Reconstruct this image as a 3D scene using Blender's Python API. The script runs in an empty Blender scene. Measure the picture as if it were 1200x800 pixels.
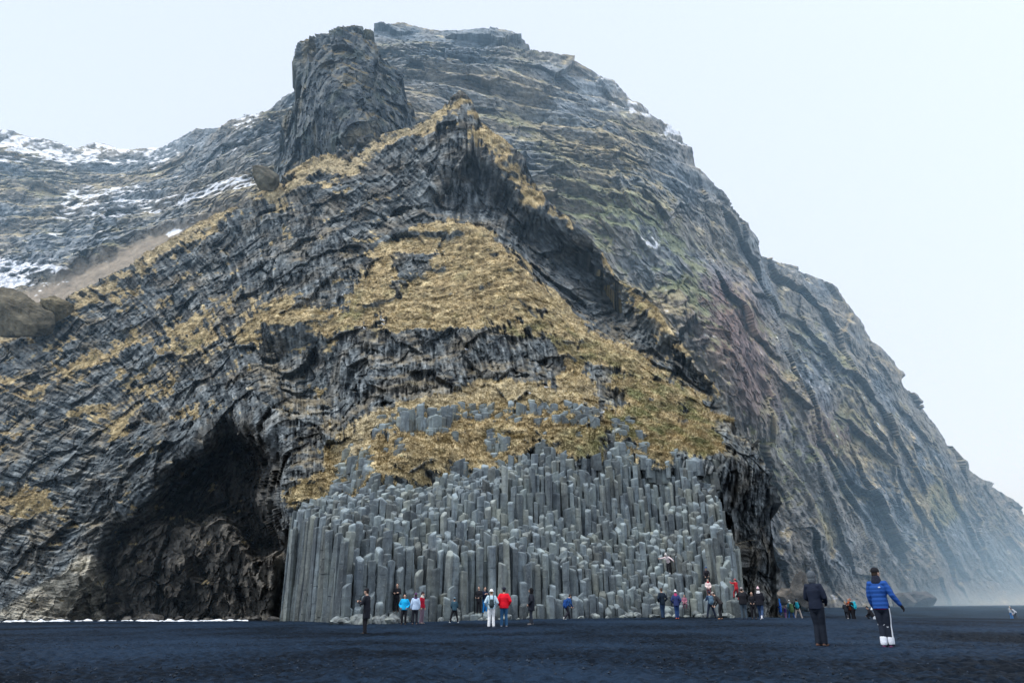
import bpy, bmesh, math, random, time
import numpy as np
from mathutils import Vector, Matrix
T0 = time.time()
random.seed(7); RS = np.random.RandomState(11)
R = math.radians
scene = bpy.context.scene
COL = scene.collection
# ------------------------------------------------------------------ camera
F = 800.0; CAMZ = 0.8; HORIZON = 717.0
PITCH = math.atan((HORIZON - 400) / F); CP, SP = math.cos(PITCH), math.sin(PITCH)
def point(u, v, Y):
    """point at forward distance Y seen in direction (u, v)"""
    x = (u - 600) / F; y = (400 - v) / F
    k = Y / (CP - y * SP)
    return x * k, Y + 0 * x, CAMZ + (SP + y * CP) * k
def project(X, Y, Z):
    Z = Z - CAMZ
    d = Y * CP + Z * SP
    return 600 + F * X / d, 400 - F * (Z * CP - Y * SP) / d
cd = bpy.data.cameras.new('camera'); cam = bpy.data.objects.new('camera', cd); COL.objects.link(cam)
cam.location = (0, 0, CAMZ); cam.rotation_euler = (math.pi / 2 + PITCH, 0, 0)
cd.sensor_width = 36; cd.lens = 24; cd.clip_end = 6000; cd.clip_start = 0.1
scene.camera = cam
scene.render.resolution_x = 1024; scene.render.resolution_y = 682

# ------------------------------------------------------------------ noise tools
_perm = RS.permutation(256).astype(np.int32); _perm = np.concatenate([_perm, _perm, _perm])
_g3 = RS.normal(size=(256, 3)).astype(np.float32); _g3 /= np.linalg.norm(_g3, axis=1)[:, None]
_rnd = RS.rand(256, 4).astype(np.float32)
def perlin(x, y, z):
    sh = np.broadcast(x, y, z).shape
    x = np.broadcast_to(x, sh).astype(np.float32); y = np.broadcast_to(y, sh).astype(np.float32); z = np.broadcast_to(z, sh).astype(np.float32)
    xi = np.floor(x); yi = np.floor(y); zi = np.floor(z)
    xf = x - xi; yf = y - yi; zf = z - zi
    xi = xi.astype(np.int32) & 255; yi = yi.astype(np.int32) & 255; zi = zi.astype(np.int32) & 255
    fx = xf * xf * (3 - 2 * xf); fy = yf * yf * (3 - 2 * yf); fz = zf * zf * (3 - 2 * zf)
    def g(dx, dy, dz):
        h = _perm[_perm[_perm[xi + dx] + yi + dy] + zi + dz]; gg = _g3[h]
        return gg[..., 0] * (xf - dx) + gg[..., 1] * (yf - dy) + gg[..., 2] * (zf - dz)
    a = g(0,0,0); b = g(1,0,0); a += fx * (b - a); c = g(0,1,0); d = g(1,1,0); c += fx * (d - c); a += fy * (c - a)
    e = g(0,0,1); b = g(1,0,1); e += fx * (b - e); c = g(0,1,1); d = g(1,1,1); c += fx * (d - c); e += fy * (c - e)
    return (a + fz * (e - a)) * 1.5
def fbm(x, y, z, o=4, gain=.5, ridged=False):
    s = 0; a = 1; t = 0
    for i in range(o):
        n = perlin(x * 2 ** i + 17.3 * i, y * 2 ** i + 5.1 * i, z * 2 ** i - 9.7 * i)
        if ridged: n = 1 - 2 * np.abs(n)
        s = s + a * n; t += a; a *= gain
    return s / t
def voronoi(x, y, z):
    """cell random values (4), F1, F2, and offset to the cell's seed"""
    xi = np.floor(x).astype(np.int32); yi = np.floor(y).astype(np.int32); zi = np.floor(z).astype(np.int32)
    f1 = np.full(x.shape, 9., np.float32); f2 = f1.copy(); hid = np.zeros(x.shape, np.int32)
    ox = np.zeros(x.shape, np.float32); oy = ox.copy(); oz = ox.copy()
    for dx in (-1, 0, 1):
        for dy in (-1, 0, 1):
            for dz in (-1, 0, 1):
                h = _perm[_perm[_perm[(xi + dx) & 255] + ((yi + dy) & 255)] + ((zi + dz) & 255)]
                r = _rnd[h]
                ex = xi + dx + r[..., 0] - x; ey = yi + dy + r[..., 1] - y; ez = zi + dz + r[..., 2] - z
                d = np.sqrt(ex * ex + ey * ey + ez * ez).astype(np.float32)
                m = d < f1
                f2 = np.where(m, f1, np.minimum(f2, d)); f1 = np.where(m, d, f1); hid = np.where(m, h, hid)
                ox = np.where(m, ex, ox); oy = np.where(m, ey, oy); oz = np.where(m, ez, oz)
    return _rnd[(hid * 7 + 3) & 255], f1, f2, (ox, oy, oz)
def blocks(x, y, z, tilt=.8):
    r, f1, f2, (ox, oy, oz) = voronoi(x, y, z)
    return (r[..., 0] - .5) + tilt * ((r[..., 1] - .5) * ox + (r[..., 2] - .5) * oy + (r[..., 3] - .5) * oz) * 2, r[..., 3], f2 - f1
def sstep(a, b, x):
    t = np.clip((x - a) / (b - a), 0, 1); return t * t * (3 - 2 * t)
def boxblur(a, r):
    for ax in (0, 1):
        for _ in range(2):
            p = np.pad(a, [(r + 1, r) if k == ax else (0, 0) for k in (0, 1)], mode='edge').cumsum(axis=ax)
            a = (np.take(p, range(2 * r + 1, p.shape[ax]), ax) - np.take(p, range(0, p.shape[ax] - 2 * r - 1), ax)) / (2 * r + 1)
    return a
# rasters over directions u in [-100,1300], v in [0,800]
U0, V0, RW, RH = -100, -20, 1400, 860
_uu, _vv = np.meshgrid(np.arange(RW) + U0, np.arange(RH) + V0)
def sample(r, u, v):
    x = np.clip(u - U0, 0, RW - 1.01); y = np.clip(v - V0, 0, RH - 1.01)
    xi = x.astype(int); yi = y.astype(int); fx = x - xi; fy = y - yi
    return (r[yi, xi] * (1 - fx) + r[yi, xi + 1] * fx) * (1 - fy) + (r[yi + 1, xi] * (1 - fx) + r[yi + 1, xi + 1] * fx) * fy
def poly_mask(polys, blur=6, warp=10):
    wu = _uu + warp * WN1; wv = _vv + warp * WN2
    m = np.zeros((RH, RW))
    for p in polys:
        ins = np.zeros((RH, RW), bool)
        n = len(p)
        for i in range(n):
            (x1, y1), (x2, y2) = p[i], p[(i + 1) % n]
            if y1 == y2: continue
            c = ((y1 > wv) != (y2 > wv)) & (wu < (x2 - x1) * (wv - y1) / (y2 - y1) + x1)
            ins ^= c
        m = np.maximum(m, ins)
    return boxblur(m, blur) if blur else m
WN1 = fbm(_uu / 40., _vv / 40., 1.5, 3).astype(np.float32); WN2 = fbm(_uu / 40., _vv / 40., 8.5, 3).astype(np.float32)
def tps(pts, smooth=1e-3):
    """thin plate spline through (u, v, value) -> raster"""
    P = np.array(pts, float); n = len(P); xy = P[:, :2] / 400.
    def k(r2): return np.where(r2 > 0, r2 * np.log(r2 + 1e-12), 0)
    A = k(((xy[:, None] - xy[None]) ** 2).sum(-1)) + smooth * np.eye(n)
    Q = np.hstack([np.ones((n, 1)), xy]); M = np.block([[A, Q], [Q.T, np.zeros((3, 3))]])
    w = np.linalg.solve(M, np.concatenate([P[:, 2], np.zeros(3)]))
    cu = np.arange(0, RW + 8, 8) + U0; cv = np.arange(0, RH + 8, 8) + V0
    gu, gv = np.meshgrid(cu / 400., cv / 400.)
    g = w[n] + w[n + 1] * gu + w[n + 2] * gv
    for i in range(n): g = g + w[i] * k((gu - xy[i, 0]) ** 2 + (gv - xy[i, 1]) ** 2)
    x = np.arange(RW) / 8.; y = np.arange(RH) / 8.; xi = x.astype(int); yi = y.astype(int); fx = (x - xi)[None]; fy = (y - yi)[:, None]
    a = g[yi][:, xi]; b = g[yi][:, xi + 1]; c = g[yi + 1][:, xi]; d = g[yi + 1][:, xi + 1]
    return (a * (1 - fx) + b * fx) * (1 - fy) + (c * (1 - fx) + d * fx) * fy
def angle_field(pts):
    c = np.zeros((RH, RW)); s = c.copy(); w = c.copy()
    for (u, v, a) in pts:
        k = 1 / (((_uu - u) ** 2 + (_vv - v) ** 2) / 900. + 1) ** 1.6
        c += k * math.cos(2 * R(a)); s += k * math.sin(2 * R(a)); w += k
    return .5 * np.arctan2(s, c)
def lic(theta, L=10, grain=1, seed=1):
    rs = np.random.RandomState(seed)
    n = rs.rand(RH // grain + 2, RW // grain + 2).astype(np.float32)
    n = np.kron(n, np.ones((grain, grain), np.float32))[:RH, :RW] if grain > 1 else n[:RH, :RW]
    out = np.zeros((RH, RW), np.float32)
    for sgn in (1, -1):
        x = _uu - U0 + 0.; y = _vv - V0 + 0.
        for i in range(L):
            xi = np.clip(x + .5, 0, RW - 1).astype(int); yi = np.clip(y + .5, 0, RH - 1).astype(int)
            out += n[yi, xi]; t = theta[yi, xi]
            dx = np.cos(t); dy = np.sin(t)
            if i == 0: px, py = dx * sgn, dy * sgn
            f = np.where(dx * px + dy * py < 0, -1, 1); dx = dx * f; dy = dy * f; px, py = dx, dy
            x = x + dx; y = y + dy
    out -= out.mean(); return out / out.std()

# ------------------------------------------------------------------ objects
def tag(o, label=None, cat=None, group=None, kind=None):
    if label: o['label'] = label
    if cat: o['category'] = cat
    if group: o['group'] = group
    if kind: o['kind'] = kind
    return o
def mesh_np(name, verts, faces, mat=None, cols=None, smooth=True, parent=None, link=True):
    """faces: (n,k) int array or list of arrays with different k"""
    me = bpy.data.meshes.new(name)
    fl = faces if isinstance(faces, list) else [faces]
    fl = [np.asarray(f, np.int32) for f in fl if len(f)]
    nv = len(verts); me.vertices.add(nv); me.vertices.foreach_set('co', np.asarray(verts, np.float32).ravel())
    loops = np.concatenate([f.ravel() for f in fl]); cnt = np.concatenate([np.full(len(f), f.shape[1], np.int32) for f in fl])
    me.loops.add(len(loops)); me.loops.foreach_set('vertex_index', loops)
    me.polygons.add(len(cnt)); me.polygons.foreach_set('loop_start', np.concatenate([[0], np.cumsum(cnt)[:-1]]).astype(np.int32))
    me.polygons.foreach_set('loop_total', cnt); me.polygons.foreach_set('use_smooth', np.full(len(cnt), smooth))
    me.update(calc_edges=True); me.validate()
    if cols is not None:
        a = me.color_attributes.new('tint', 'FLOAT_COLOR', 'POINT')
        c = np.ones((nv, 4), np.float32); c[:, :3] = cols; a.data.foreach_set('color', c.ravel())
    if mat: me.materials.append(mat)
    o = bpy.data.objects.new(name, me)
    if link: COL.objects.link(o)
    if parent: o.parent = parent
    return o
def grid_faces(nr, nc):
    i = np.arange(nr * nc).reshape(nr, nc)
    return np.stack([i[:-1, :-1].ravel(), i[1:, :-1].ravel(), i[1:, 1:].ravel(), i[:-1, 1:].ravel()], 1)
def normals_grid(P):
    du = np.gradient(P, axis=1); dv = np.gradient(P, axis=0)
    n = np.cross(dv, du); n /= np.linalg.norm(n, axis=-1)[..., None] + 1e-9
    return n

# ------------------------------------------------------------------ materials
def new_mat(name):
    m = bpy.data.materials.new(name); m.use_nodes = True
    nt = m.node_tree; b = nt.nodes['Principled BSDF']; return m, nt, b
def N(nt, typ, **kw):
    n = nt.nodes.new(typ)
    for k, v in kw.items():
        if k in n.inputs: n.inputs[k].default_value = v
        else: setattr(n, k, v)
    return n
def rock_mat(name, scale=1.5, bump=.25, vary=.5, rough=.9, spec=.25, dist=.3, stain=0):
    m, nt, b = new_mat(name); L = nt.links.new
    at = N(nt, 'ShaderNodeAttribute', attribute_name='tint')
    tc = N(nt, 'ShaderNodeTexCoord')
    n1 = N(nt, 'ShaderNodeTexNoise', Scale=scale, Detail=6, Roughness=.65); L(tc.outputs['Object'], n1.inputs['Vector'])
    mr = N(nt, 'ShaderNodeMapRange'); L(n1.outputs['Fac'], mr.inputs['Value'])
    mr.inputs[1].default_value = .3; mr.inputs[2].default_value = .7; mr.inputs[3].default_value = 1 - vary; mr.inputs[4].default_value = 1 + vary
    mx = N(nt, 'ShaderNodeVectorMath', operation='SCALE'); L(at.outputs['Color'], mx.inputs[0]); L(mr.outputs[0], mx.inputs['Scale'])
    if stain:
        mp = N(nt, 'ShaderNodeMapping'); mp.inputs['Scale'].default_value = (1, 1, .35); L(tc.outputs['Object'], mp.inputs['Vector'])
        n3 = N(nt, 'ShaderNodeTexNoise', Scale=stain, Detail=7, Roughness=.7); L(mp.outputs[0], n3.inputs['Vector'])
        r3 = N(nt, 'ShaderNodeValToRGB'); L(n3.outputs['Fac'], r3.inputs[0]); e = r3.color_ramp.elements
        e[0].position = .36; e[0].color = (.55, .56, .60, 1); e[1].position = .62; e[1].color = (1.15, 1.12, 1.02, 1); q = e.new(.5); q.color = (1, 1, 1, 1)
        m3 = N(nt, 'ShaderNodeMix', data_type='RGBA', blend_type='MULTIPLY'); m3.inputs[0].default_value = 1; L(mx.outputs[0], m3.inputs[6]); L(r3.outputs[0], m3.inputs[7])
        n4 = N(nt, 'ShaderNodeTexNoise', Scale=9, Detail=3); L(tc.outputs['Object'], n4.inputs['Vector']); r4 = N(nt, 'ShaderNodeMapRange'); L(n4.outputs['Fac'], r4.inputs[0]); r4.inputs[1].default_value = .62; r4.inputs[2].default_value = .72; r4.inputs[4].default_value = .5
        m4 = N(nt, 'ShaderNodeMix', data_type='RGBA'); L(r4.outputs[0], m4.inputs[0]); L(m3.outputs[2], m4.inputs[6]); m4.inputs[7].default_value = (.30, .31, .28, 1)
        L(m4.outputs[2], b.inputs['Base Color'])
    else: L(mx.outputs[0], b.inputs['Base Color'])
    n2 = N(nt, 'ShaderNodeTexNoise', Scale=scale * 2.5, Detail=5, Roughness=.7); L(tc.outputs['Object'], n2.inputs['Vector'])
    bp = N(nt, 'ShaderNodeBump', Strength=bump, Distance=dist); L(n2.outputs['Fac'], bp.inputs['Height']); L(bp.outputs[0], b.inputs['Normal'])
    b.inputs['Roughness'].default_value = rough; b.inputs['Specular IOR Level'].default_value = spec
    return m
M_cliff = rock_mat('cliff_rock', 1.2, .5, .35)
M_mount = rock_mat('mountain_rock', .45, .5, .35, dist=.8)
M_col = rock_mat('basalt', 2.2, .45, .35, rough=.8, spec=.35, dist=.12, stain=.7)
def plain(name, rgb, rough=.8, vary=.15, scale=20, bump=.1, dist=.02, spec=.3):
    m, nt, b = new_mat(name); L = nt.links.new
    tc = N(nt, 'ShaderNodeTexCoord'); n1 = N(nt, 'ShaderNodeTexNoise', Scale=scale, Detail=4); L(tc.outputs['Object'], n1.inputs['Vector'])
    cr = N(nt, 'ShaderNodeMix', data_type='RGBA'); L(n1.outputs['Fac'], cr.inputs[0])
    cr.inputs[6].default_value = (*[c * (1 - vary) for c in rgb], 1); cr.inputs[7].default_value = (*[min(1, c * (1 + vary)) for c in rgb], 1)
    L(cr.outputs[2], b.inputs['Base Color'])
    bp = N(nt, 'ShaderNodeBump', Strength=bump, Distance=dist); L(n1.outputs['Fac'], bp.inputs['Height']); L(bp.outputs[0], b.inputs['Normal'])
    b.inputs['Roughness'].default_value = rough; b.inputs['Specular IOR Level'].default_value = spec
    return m

# ------------------------------------------------------------------ ground
# (u, v of a spot on the ground, forward distance)
GP = [(0,727,72),(100,727,72),(200,726,70),(290,727,66),(340,728,52),(395,735,42.5),(430,731,43),(460,725,44),(500,725,45),(560,724,46),(620,723.5,47),(700,721,49),
      (750,719,50),(800,718,51),(860,721,50),(427,751,30),(472,736,47*.9),(575,740,35),(623,736,37),(664,727,43),(777,724,42),(794,725,44),(874,727,43),(892,729,41),
      (916,727,68),(937,727,68),(1000,730,58),(1028,730,60),(965,754,18.5),(1047,756,17.2),(1187,726,92),(905,716,75),(1000,711,130),(1060,710,165),(1200,709,215),(1300,708,250),
      (200,800,9),(600,800,9),(1000,800,9),(200,760,19),(600,760,19),(1200,760,19),(0,745,27),(1200,740,34),(-150,727,75),(150,740,36),(300,738,38)]
_gp = []
for (u, v, Y) in GP:
    x, y, z = point(float(u), float(v), float(Y)); _gp.append((x, y, z))
for a in range(-12, 13, 3): _gp.append((a * 2., 0, -.1)); _gp.append((a * 2., -25, -.3))
_gp = np.array(_gp)
def ground_z(x, y):
    x = np.asarray(x, float); y = np.asarray(y, float); s = np.zeros(np.broadcast(x, y).shape); w = s.copy()
    sc = 6 + .12 * np.abs(y)
    for (px, py, pz) in _gp:
        k = np.exp(-(((x - px) ** 2 + (y - py) ** 2) / sc ** 2)) + 1e-3 / (1 + ((x - px) ** 2 + (y - py) ** 2) / sc ** 2) ** 2
        s += k * pz; w += k
    return s / w
def build_ground():
    # polar-like grid that gets finer toward the viewer's stand
    ys = np.concatenate([-30 + np.arange(0, 34, 1.5), 4.5 * np.exp(np.linspace(0, math.log(420 / 4.5), 620)), [600, 1200, 2500, 4500]])
    nx = 900
    t = np.linspace(-1, 1, nx)
    X = t[None] * (np.maximum(np.abs(ys), 8)[:, None] * 1.1 + 4); X[-4:] = t[None] * np.array([900, 2000, 4000, 6000])[:, None]
    Y = np.repeat(ys[:, None], nx, 1)
    cx = X[::6, ::10]; cy = Y[::6, ::10]
    Z = ground_z(X, Y)
    near = 1 / (1 + (np.maximum(Y, 0) / 60) ** 2)
    n = .06 * fbm(X * .7, Y * 1.3, 3., 4, .6) + .07 * np.abs(perlin(X * 1.6, Y * 2.2, 1.)) + .07 * np.abs(perlin(X * 3.1, Y * 3.6, 4.)) + .03 * perlin(X * 7, Y * 8, 4.)
    Z = Z + n * np.clip(near, .15, 1) * 1.25 + .12 * fbm(X * .08, Y * .12, 9., 2)
    P = np.stack([X, Y, Z], -1)
    m, nt, b = new_mat('black_sand'); L = nt.links.new
    tc = N(nt, 'ShaderNodeTexCoord')
    mp_ = N(nt, 'ShaderNodeMapping'); mp_.inputs['Scale'].default_value = (1, 1.5, 1); L(tc.outputs['Object'], mp_.inputs['Vector']); n1 = N(nt, 'ShaderNodeTexNoise', Scale=5.5, Detail=7, Roughness=.72); L(mp_.outputs[0], n1.inputs['Vector'])
    n0 = N(nt, 'ShaderNodeTexNoise', Scale=.15, Detail=3); L(tc.outputs['Object'], n0.inputs['Vector'])
    ad = N(nt, 'ShaderNodeMath', operation='ADD'); L(n1.outputs['Fac'], ad.inputs[0]); L(n0.outputs['Fac'], ad.inputs[1])
    cr = N(nt, 'ShaderNodeValToRGB'); hf = N(nt, 'ShaderNodeMath', operation='MULTIPLY'); hf.inputs[1].default_value = .5; L(ad.outputs[0], hf.inputs[0]); L(hf.outputs[0], cr.inputs[0])
    cr.color_ramp.elements[0].position = .43; cr.color_ramp.elements[0].color = (.0014, .0042, .0088, 1)
    cr.color_ramp.elements[1].position = .57; cr.color_ramp.elements[1].color = (.0125, .027, .052, 1)
    L(cr.outputs[0], b.inputs['Base Color'])
    v = N(nt, 'ShaderNodeTexVoronoi', Scale=14); L(tc.outputs['Object'], v.inputs['Vector'])
    n2 = N(nt, 'ShaderNodeTexNoise', Scale=5, Detail=6, Roughness=.7); L(tc.outputs['Object'], n2.inputs['Vector'])
    bp = N(nt, 'ShaderNodeBump', Strength=.6, Distance=.05); L(n2.outputs['Fac'], bp.inputs['Height'])
    bp2 = N(nt, 'ShaderNodeBump', Strength=.5, Distance=.02); L(v.outputs['Distance'], bp2.inputs['Height']); L(bp.outputs[0], bp2.inputs['Normal']); L(bp2.outputs[0], b.inputs['Normal'])
    b.inputs['Roughness'].default_value = .7; b.inputs['Specular IOR Level'].default_value = .06
    o = mesh_np('beach', P.reshape(-1, 3), grid_faces(*X.shape)[:, ::-1], m)
    tag(o, 'black volcanic sand beach with small ripples and footprints', None, None, 'structure')
build_ground()
print('ground', time.time() - T0)

# ------------------------------------------------------------------ people
def tube(pts, rad, side=(1, 0, 0), seg=12, caps=True):
    pts = np.array(pts, float); side = np.array(side, float); n = len(pts)
    rad = [(r, r) if np.isscalar(r) else r for r in rad]
    T = np.gradient(pts, axis=0); T /= np.linalg.norm(T, axis=1)[:, None] + 1e-9
    P = list(pts); Rr = [np.array(r, float) for r in rad]; TT_ = list(T)
    if caps:
        for k in (.55, .9):
            m = math.sqrt(1 - k * k)
            P.append(pts[-1] + T[-1] * Rr[n - 1].mean() * k); Rr.append(Rr[n - 1] * m); TT_.append(T[-1])
        for k in (.55, .9):
            m = math.sqrt(1 - k * k)
            P.insert(0, pts[0] - T[0] * np.mean(rad[0]) * k); Rr.insert(0, np.array(rad[0]) * m); TT_.insert(0, T[0])
    V = []
    for p, r, t in zip(P, Rr, TT_):
        s = side - t * (side @ t)
        if np.linalg.norm(s) < .15: s = np.array([0, 1, 0.]) - t * t[1]
        s /= np.linalg.norm(s); f = np.cross(t, s)
        for k in range(seg):
            a = 2 * math.pi * k / seg; V.append(p + s * math.cos(a) * r[0] + f * math.sin(a) * r[1])
    m = len(P); V.append(P[0] - TT_[0] * .002); V.append(P[-1] + TT_[-1] * .002); a, b = m * seg, m * seg + 1
    Fc = [(r * seg + k, r * seg + (k + 1) % seg, (r + 1) * seg + (k + 1) % seg, (r + 1) * seg + k) for r in range(m - 1) for k in range(seg)]
    Fc += [(a, (k + 1) % seg, k) for k in range(seg)] + [(b, (m - 1) * seg + k, (m - 1) * seg + (k + 1) % seg) for k in range(seg)]
    return np.array(V), Fc
def ball(c, r, Rm=None, seg=14, rings=9):
    V = []; c = np.array(c, float)
    for i in range(rings + 1):
        th = math.pi * i / rings
        for k in range(seg):
            a = 2 * math.pi * k / seg; V.append([r[0] * math.sin(th) * math.cos(a), r[1] * math.sin(th) * math.sin(a), r[2] * math.cos(th)])
    V = np.array(V)
    if Rm is not None: V = V @ np.array(Rm).T
    return V + c, [(i * seg + k, (i + 1) * seg + k, (i + 1) * seg + (k + 1) % seg, i * seg + (k + 1) % seg) for i in range(rings) for k in range(seg)]
def fused(name, pieces, mats, voxel, smooth=2, extra=(), parent=None):
    """one continuous surface from overlapping pieces"""
    V = []; Fc = []; n = 0
    for v, f in pieces: V.append(v); Fc += [tuple(i + n for i in q) for q in f]; n += len(v)
    me = bpy.data.meshes.new(name); me.from_pydata(np.vstack(V).tolist(), [], Fc)
    bm = bmesh.new(); bm.from_mesh(me); bmesh.ops.remove_doubles(bm, verts=bm.verts, dist=1e-5); bmesh.ops.recalc_face_normals(bm, faces=bm.faces); bm.to_mesh(me); bm.free()
    o = bpy.data.objects.new(name, me); COL.objects.link(o)
    rm = o.modifiers.new('r', 'REMESH'); rm.mode = 'VOXEL'; rm.voxel_size = voxel; rm.use_smooth_shade = True
    if smooth: sm = o.modifiers.new('s', 'SMOOTH'); sm.factor = .5; sm.iterations = smooth
    dg = bpy.context.evaluated_depsgraph_get(); new = bpy.data.meshes.new_from_object(o.evaluated_get(dg)); o.modifiers.clear(); o.data = new; bpy.data.meshes.remove(me); new.name = name
    new.materials.clear()
    for m in mats: new.materials.append(m)
    if extra:
        bm = bmesh.new(); bm.from_mesh(new)
        for (v, f, mi) in extra:
            vs = [bm.verts.new(p) for p in v]
            for q in f:
                try: fc = bm.faces.new([vs[i] for i in q]); fc.material_index = mi; fc.smooth = True
                except ValueError: pass
        bm.to_mesh(new); bm.free()
    if parent: o.parent = parent
    return o
_pm = {}
def cloth(rgb, kind='cloth'):
    k = (rgb, kind)
    if k in _pm: return _pm[k]
    if kind == 'skin': m = plain('skin', rgb, .55, .08, 30, .05, .005)
    elif kind == 'fur': m = plain('fur', rgb, .95, .6, 60, 1., .03)
    else: m = plain('fabric', rgb, .8, .2, 14, .5, .025, .2)
    if kind == 'quilt':
        nt = m.node_tree; b = nt.nodes['Principled BSDF']; tc = N(nt, 'ShaderNodeTexCoord'); wv = N(nt, 'ShaderNodeTexWave', Scale=3.4, Distortion=1.2); wv.bands_direction = 'Z'; wv.inputs['Detail Scale'].default_value = 2
        nt.links.new(tc.outputs['Object'], wv.inputs['Vector']); bp = N(nt, 'ShaderNodeBump', Strength=.25, Distance=.03)
        nt.links.new(wv.outputs['Fac'], bp.inputs['Height']); nt.links.new(bp.outputs[0], b.inputs['Normal'])
        cr = N(nt, 'ShaderNodeValToRGB'); cr.color_ramp.elements[0].position = 0; cr.color_ramp.elements[0].color = (*[c * .8 for c in rgb], 1); cr.color_ramp.elements[1].position = .12; cr.color_ramp.elements[1].color = (*rgb, 1)
        nt.links.new(wv.outputs['Fac'], cr.inputs[0]); nt.links.new(cr.outputs[0], b.inputs['Base Color'])
    _pm[k] = m; return m
SKIN = (.52, .33, .25); BLACK = (.012, .013, .018)
def rx(a): a = R(a); return np.array([[1, 0, 0], [0, math.cos(a), -math.sin(a)], [0, math.sin(a), math.cos(a)]])
def rz(a): a = R(a); return np.array([[math.cos(a), -math.sin(a), 0], [math.sin(a), math.cos(a), 0], [0, 0, 1]])
LEGS = {'stand': {}, 'wide': dict(kneeL=(-.2,.03,.5), ankleL=(-.32,0,.09), kneeR=(.2,.03,.5), ankleR=(.3,-.02,.09)),
        'close': dict(kneeL=(-.07,.03,.5), ankleL=(-.07,-.04,.09), kneeR=(.07,.05,.5), ankleR=(.06,.05,.09)),
        'walk': dict(kneeL=(-.1,.19,.52), ankleL=(-.1,.27,.10), kneeR=(.1,.0,.50), ankleR=(.1,-.34,.16)),
        'step': dict(kneeL=(-.11,.22,.66), ankleL=(-.12,.26,.28), kneeR=(.1,.03,.5), ankleR=(.1,-.06,.09))}
ARMS = {'down': {}, 'out': dict(elbowL=(-.27,-.03,1.15), wristL=(-.30,.03,.90), elbowR=(.30,-.02,1.16), wristR=(.42,.06,.94)),
        'outr': dict(elbowR=(.29, -.0, 1.16), wristR=(.40, .10, .95), elbowL=(-.23,.02,1.15), wristL=(-.22,.12,.92)),
        'front': dict(elbowL=(-.27,.10,1.17), wristL=(-.12,.32,1.28), elbowR=(.27,.10,1.17), wristR=(.12,.32,1.28)),
        'photo': dict(elbowL=(-.30,.16,1.28), wristL=(-.12,.28,1.53), elbowR=(.30,.16,1.28), wristR=(.12,.28,1.53)),
        'crossed': dict(elbowL=(-.27,.06,1.15), wristL=(.03,.22,1.17), elbowR=(.27,.06,1.15), wristR=(-.03,.25,1.20)),
        'pockets': dict(elbowL=(-.31,-.07,1.16), wristL=(-.20,.12,.98), elbowR=(.31,-.07,1.16), wristR=(.20,.12,.98)),
        'hold': dict(elbowL=(-.25,.02,1.15), wristL=(-.12,.25,1.02), elbowR=(.25,.02,1.15), wristR=(.14,.27,1.03)),
        'spread': dict(elbowL=(-.42,.06,1.30), wristL=(-.60,.16,1.16), elbowR=(.42,.0,1.36), wristR=(.66,.05,1.38)),
        'grip': dict(elbowL=(-.30,.18,1.40), wristL=(-.22,.38,1.55), elbowR=(.28,.2,1.3), wristR=(.2,.40,1.35)),
        'low': dict(elbowL=(-.25,.16,1.18), wristL=(-.16,.42,1.10), elbowR=(.25,.14,1.16), wristR=(.16,.40,1.06))}
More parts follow.
